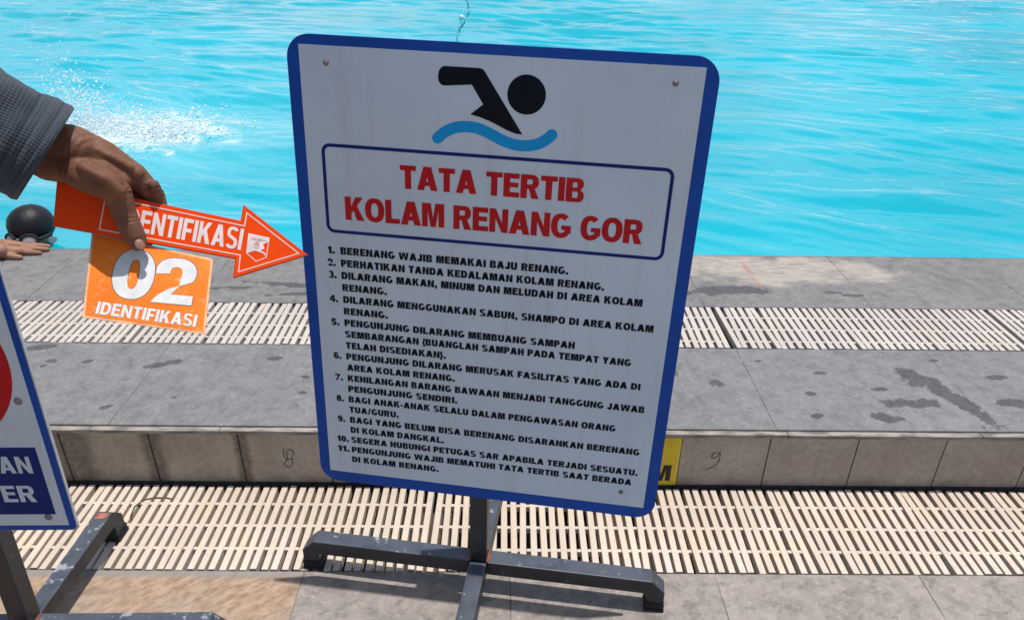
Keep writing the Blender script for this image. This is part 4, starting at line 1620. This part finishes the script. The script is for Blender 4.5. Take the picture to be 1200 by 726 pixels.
# thumb nail
tn = at(164.0, 286.5, plane_depth(162, 285)-0.0206)
def nail(c, ax, nrm, L, W, parent):
    ax = Vector(ax).normalized()
    nrm = Vector(nrm).normalized()
    sd = ax.cross(nrm).normalized()
    nrm = sd.cross(ax)
    bm = bmesh.new()
    R3 = Matrix(((ax[0], sd[0], nrm[0], c[0]), (ax[1], sd[1], nrm[1], c[1]), (ax[2], sd[2], nrm[2], c[2]), (0, 0, 0, 1)))
    bmesh.ops.create_uvsphere(bm, u_segments=20, v_segments=12, radius=1.0, matrix=R3 @ Matrix.Diagonal((L/2, W/2, 0.0014, 1)))
    obj('fingernail', bm, M_nail, parent, smooth=True)
nail(tn, at(163, 290, .84)-at(157, 277, .84), -Vector(ray((163, 286)))+Vector((0.25, 0, 0.1)), 0.0140, 0.0105, hand)

# sleeve: dark knitted cuff, wide and open
def knit_mat():
    b = NB('dark_blue_knit')
    uv = b.n('ShaderNodeUVMap').outputs[0]
    sx = b.n('ShaderNodeSeparateXYZ')
    b.l(uv, sx.inputs[0])
    U, V = sx.outputs[0], sx.outputs[1]
    w1 = b.math('SINE', b.math('ADD', b.math('MULTIPLY', V, 1500.0), b.math('MULTIPLY', b.noise(60, 3), 5.0)))
    w2 = b.math('SINE', b.math('ADD', b.math('MULTIPLY', U, 2100.0), b.math('MULTIPLY', b.noise(45, 3), 5.0)))
    st = b.math('MULTIPLY', b.math('ADD', b.math('MULTIPLY', w1, 0.7), b.math('MULTIPLY', w2, 0.5)), 0.5)
    n1 = b.noise(240, 4, 0.7)
    n2 = b.noise(9, 4)
    f = b.math('ADD', b.math('ADD', 0.25, b.math('MULTIPLY', b.ramp(st, -0.6, 0.7), 0.5)), b.math('MULTIPLY', b.math('SUBTRACT', n1, 0.5), 1.4))
    col = b.mix(f, (0.020, 0.029, 0.040), (0.060, 0.078, 0.102))
    col = b.mix(b.math('MULTIPLY', b.ramp(n2, 0.35, 0.7), 0.35), col, (0.095, 0.108, 0.128))
    b.bump(b.math('ADD', st, b.math('MULTIPLY', n1, 0.6)), 0.6, 0.0015)
    for c0, wd in ((0.012, 0.0012), (0.033, 0.0016)):
        hem = b.ramp(b.math('ABSOLUTE', b.math('SUBTRACT', V, c0)), wd*0.4, wd, 1.0, 0.0)
        col = b.mix(b.math('MULTIPLY', hem, 0.6), col, (0.012, 0.014, 0.018))
    b.b.inputs['Sheen Weight'].default_value = 0.15
    return b.out(col, 0.9, 0.15)


M_knit = knit_mat()


def sleeve_mesh():
    # rings from the cuff up the arm: (top edge px, bottom edge px, depth, half thickness)
    stations = [((85.0, 131.5), (23.0, 230.0), 0.815, 0.052), ((80.0, 128.0), (14.0, 227.0), 0.812, 0.054), ((66.0, 117.0), (2.0, 222.5), 0.806, 0.054), ((62.5, 116.0), (-2.0, 221.0), 0.806, 0.053),
                ((40.0, 103.0), (-22.0, 214.0), 0.795, 0.056), ((15.0, 90.0), (-48.0, 205.0), 0.785, 0.057), ((-20.0, 68.0), (-85.0, 190.0), 0.77, 0.058),
                ((-70.0, 36.0), (-140.0, 165.0), 0.745, 0.060), ((-140.0, -5.0), (-215.0, 130.0), 0.71, 0.062)]
    bm = bmesh.new()
    uvl = bm.loops.layers.uv.new('UVMap')
    K = 72
    rings = []
    s_acc, prev = 0.0, None
    dense = []
    for i in range(len(stations)-1):
        for t in np.linspace(0, 1, 8, endpoint=False):
            A, B = stations[i], stations[i+1]
            mixp = lambda p, q_: tuple(p[j]*(1-t)+q_[j]*t for j in (0, 1))
            dense.append((mixp(A[0], B[0]), mixp(A[1], B[1]), A[2]*(1-t)+B[2]*t, A[3]*(1-t)+B[3]*t))
    dense.append(stations[-1])
    for (tp, bt, d, th) in dense:
        a, b = at(*tp, d), at(*bt, d+0.015)
        c = (a+b)/2
        if prev is not None:
            s_acc += (c-prev).length
        prev = c
        ex = (a-b)/2
        view = c-Vector(CAM)
        view.normalize()
        ez = (view-ex*(view.dot(ex)/ex.length_squared)).normalized()*th
        rg = []
        for k in range(K):
            t = 2*math.pi*k/K
            ct, stt = math.cos(t), math.sin(t)
            sq = lambda x: math.copysign(abs(x)**0.85, x)
            p = c+ex*sq(ct)+ez*sq(stt)
            # folds: soft diagonal wrinkles
            fold = 0.0045*math.sin(4*t+s_acc*60+1.5*noise.noise(p*9))+0.0035*math.sin(3*t-s_acc*95+1.0)
            fold += 0.012*(noise.noise(p*15.0))+0.004*noise.noise(p*42.0)
            fold *= 0.25+0.75*min(1.0, max(0.0, (s_acc-0.02))/0.05)
            fold += 0.0022*math.exp(-((s_acc-0.004)/0.005)**2)-0.0012*math.exp(-((s_acc-0.033)/0.004)**2)
            rad = (p-c).normalized()
            p = p+rad*(fold)
            rg.append((bm.verts.new(p), (k/K*0.32, s_acc)))
        rings.append(rg)
    # inner wall near the cuff
    inner = []
    for j, (s_in, back) in enumerate(((0.90, 0), (0.86, 4), (0.82, 10), (0.72, 18))):
        src = rings[back]
        c = sum((v.co for v, _ in src), Vector())/K
        inner.append([(bm.verts.new(c+(v.co-c)*s_in), u) for v, u in src])
    seq = inner[::-1]+rings
    for ra, rb in zip(seq, seq[1:]):
        for k in range(K):
            k2 = (k+1) % K
            f = bm.faces.new((ra[k][0], ra[k2][0], rb[k2][0], rb[k][0]))
            us = [ra[k][1], (ra[k][1][0]+0.32/K, ra[k][1][1]), (rb[k][1][0]+0.32/K, rb[k][1][1]), rb[k][1]]
            for lp, u in zip(f.loops, us):
                lp[uvl].uv = u
    return obj('sleeve', bm, M_knit, holder, smooth=True)


sl = sleeve_mesh()
# the rest of the figure, out of the picture to the left
sh = Vector((-1.13, 0.16, 1.36))
el = at(-178, 62, 0.71)
def cloth(name, caps, vox, mat, sm=4):
    return organic(name, caps, vox, mat, holder, smooth=sm)
cloth('jumper', [(el, .056, sh, .085), (sh, .09, (-1.30, .20, 1.36), .10), ((-1.30, .20, 1.36), .10, (-1.47, .24, 1.36), .09),
      ((-1.24, .19, 1.33), .12, (-1.26, .20, .92), .13), ((-1.36, .21, 1.33), .12, (-1.34, .22, .92), .13),
      ((-1.47, .24, 1.36), .085, (-1.54, .27, 1.10), .06), ((-1.54, .27, 1.10), .06, (-1.50, .36, .88), .05)], 0.012, M_knit)
M_trouser = paint('dark_trousers', (0.03, 0.03, 0.035), 0.85, 0.2, 30)
cloth('trousers', [((-1.25, .20, .93), .12, (-1.22, .21, .50), .085), ((-1.22, .21, .50), .085, (-1.21, .20, .10), .065),
      ((-1.35, .22, .93), .12, (-1.39, .23, .50), .085), ((-1.39, .23, .50), .085, (-1.40, .22, .10), .065)], 0.012, M_trouser)
M_shoe = paint('black_shoe', (0.02, 0.02, 0.02), 0.5, 0.2, 30)
for sx_ in (-1.20, -1.40):
    cloth('shoe', [((sx_, .17, .045), .045, (sx_+.03, .36, .036), .036)], 0.008, M_shoe)
cloth('head', [((-1.29, .20, 1.42), .055, (-1.28, .22, 1.52), .052), ((-1.27, .23, 1.63), .082, (-1.26, .25, 1.57), .072), ((-1.235, .30, 1.55), .03, (-1.24, .29, 1.53), .03),
      ((-1.205, .325, 1.60), .013, (-1.19, .335, 1.575), .015)], 0.006, M_skin, 6)
M_hair = paint('black_hair', (0.012, 0.011, 0.010), 0.6, 0.3, 90)
cloth('hair', [((-1.295, .215, 1.66), .085, (-1.26, .24, 1.68), .075), ((-1.33, .19, 1.60), .06, (-1.32, .20, 1.64), .07)], 0.007, M_hair)
cloth('hand', [((-1.50, .36, .86), .034, (-1.48, .41, .78), .036), ((-1.47, .40, .77), .012, (-1.46, .43, .70), .009), ((-1.485, .42, .77), .012, (-1.475, .45, .70), .009),
      ((-1.50, .42, .77), .012, (-1.49, .45, .705), .009), ((-1.46, .38, .80), .012, (-1.43, .40, .75), .010)], 0.004, M_skin)

# swimmer resting at the pool edge
M_skin2 = skin_mat('tan_skin', (0.25, 0.125, 0.08), (0.36, 0.19, 0.125), 30)
SD = 3.02
def sp(px, py, dd=0.0, rpx=10):
    d = SD+dd
    return (at(px, py, d), rpx*d/F_PX)
swim = empty('person', (-2.02, 2.9, WATER))
tag(swim, 'swimmer in black cap and goggles at the pool edge, hand flat on stone', 'person')
caps = []
caps += chain([sp(37, 262, .05, 20), sp(37, 266, .05, 18)])
caps += chain([sp(31, 278, .01, 7), sp(30, 281, .005, 6)])        # face, turned down
caps += chain([sp(40, 276, .05, 14), sp(44, 296, .16, 12)])            # neck
caps += chain([sp(44, 300, .20, 22), sp(-16, 300, .12, 18)])          # shoulders
caps += chain([sp(44, 300, .24, 24), sp(20, 345, .28, 28)])           # chest, below the rim
caps += chain([sp(-16, 298, .10, 14), sp(-32, 300, -.02, 10.5), sp(0, 293.5, -.115, 7.5)])
# hand on the stone
def hnd(px, py, rr):
    d = (DECK+rr*0.85-EYE)/ray((px, py))[2]
    return (Vector(CAM+ray((px, py))*d), rr)
caps += chain([(caps[-1][2], caps[-1][3]), hnd(-6, 288, .032), hnd(10, 288, .026), hnd(28, 288.6, .018)])
caps += chain([hnd(-6, 293.5, .030), hnd(12, 294.6, .024), hnd(28, 294.0, .017)])
caps += chain([hnd(28, 286.8, .0135), hnd(38, 285.2, .0120), hnd(47, 286.4, .0095)])
caps += chain([hnd(28, 289.2, .0145), hnd(43, 287.9, .0130), hnd(57, 288.6, .0095)])
caps += chain([hnd(28, 292.0, .0145), hnd(42, 291.6, .0128), hnd(56, 292.2, .0095)])
caps += chain([hnd(27, 295.2, .0130), hnd(37, 295.8, .0115), hnd(47, 296.2, .0090)])
caps += chain([hnd(0, 297, .019), hnd(12, 300.0, .014), hnd(24, 301.5, .010)])
sbody = organic('body', caps, 0.004, M_skin2, swim, smooth=5)
b_ = NB('black_swim_cap')
b_.bump(b_.noise(1.0, 4, 0.6, b_.mapped((60, 14, 20), rot=(0, 0, 0.5))), 0.5, 0.004)
M_cap = b_.out((0.010, 0.011, 0.013), 0.5, 0.3)
hcen, hrad = sp(36.5, 262.5, .05, 24.2)
bm = bmesh.new()
bmesh.ops.create_uvsphere(bm, u_segments=40, v_segments=28, radius=1.0)
axis = (Vector((0.15, -0.10, 1.0))).normalized()
for v in bm.verts:
    v.co *= 1+0.02*noise.noise(v.co*4)
bmesh.ops.bisect_plane(bm, geom=bm.verts[:]+bm.edges[:]+bm.faces[:], plane_co=Vector((0, 0, -0.62)), plane_no=Vector((0.10, 0.25, 1.0)), clear_inner=True)
for v in bm.verts:
    v.co = hcen+Vector((v.co.x*hrad, v.co.y*hrad*1.08, v.co.z*hrad*0.95))
cap = obj('swim_cap', bm, M_cap, swim, smooth=True)
sd = cap.modifiers.new('thick', 'SOLIDIFY')
sd.thickness = 0.003
M_lens = paint('pale_lens', (0.55, 0.56, 0.56), 0.12, 0.1, 30)
gog = []
bm = bmesh.new()
strap = []
for i in range(33):
    t = math.pi*(1.12+i/32*0.80)
    strap.append(hcen+Vector((hrad*1.03*math.cos(t), hrad*1.10*math.sin(t), -hrad*0.36+0.10*hrad*math.sin(t))))
tube(bm, strap, 0.008, 8)
lens_at = []
for t in (1.33, 1.62):
    a = math.pi*t
    c = hcen+Vector((hrad*1.04*math.cos(a), hrad*1.14*math.sin(a), -hrad*0.43))
    nrm = Vector((math.cos(a), math.sin(a), 0.15)).normalized()
    Rm = nrm.to_track_quat('Z', 'Y').to_matrix().to_4x4()
    lens_at.append((c, Rm, nrm))
    ringp = [c+(Rm @ Vector((0.031*math.cos(q_), 0.024*math.sin(q_), 0))) for q_ in np.linspace(0, 2*math.pi, 25)]
    tube(bm, ringp, 0.007, 8)
goggles = obj('goggles', bm, M_rubber, swim, smooth=True)
for c, Rm, nrm in lens_at:
    bm = bmesh.new()
    bmesh.ops.create_uvsphere(bm, u_segments=20, v_segments=12, radius=1, matrix=Matrix.Translation(c) @ Rm @ Matrix.Diagonal((0.029, 0.022, 0.006, 1)))
    obj('lens', bm, M_lens, goggles, smooth=True)
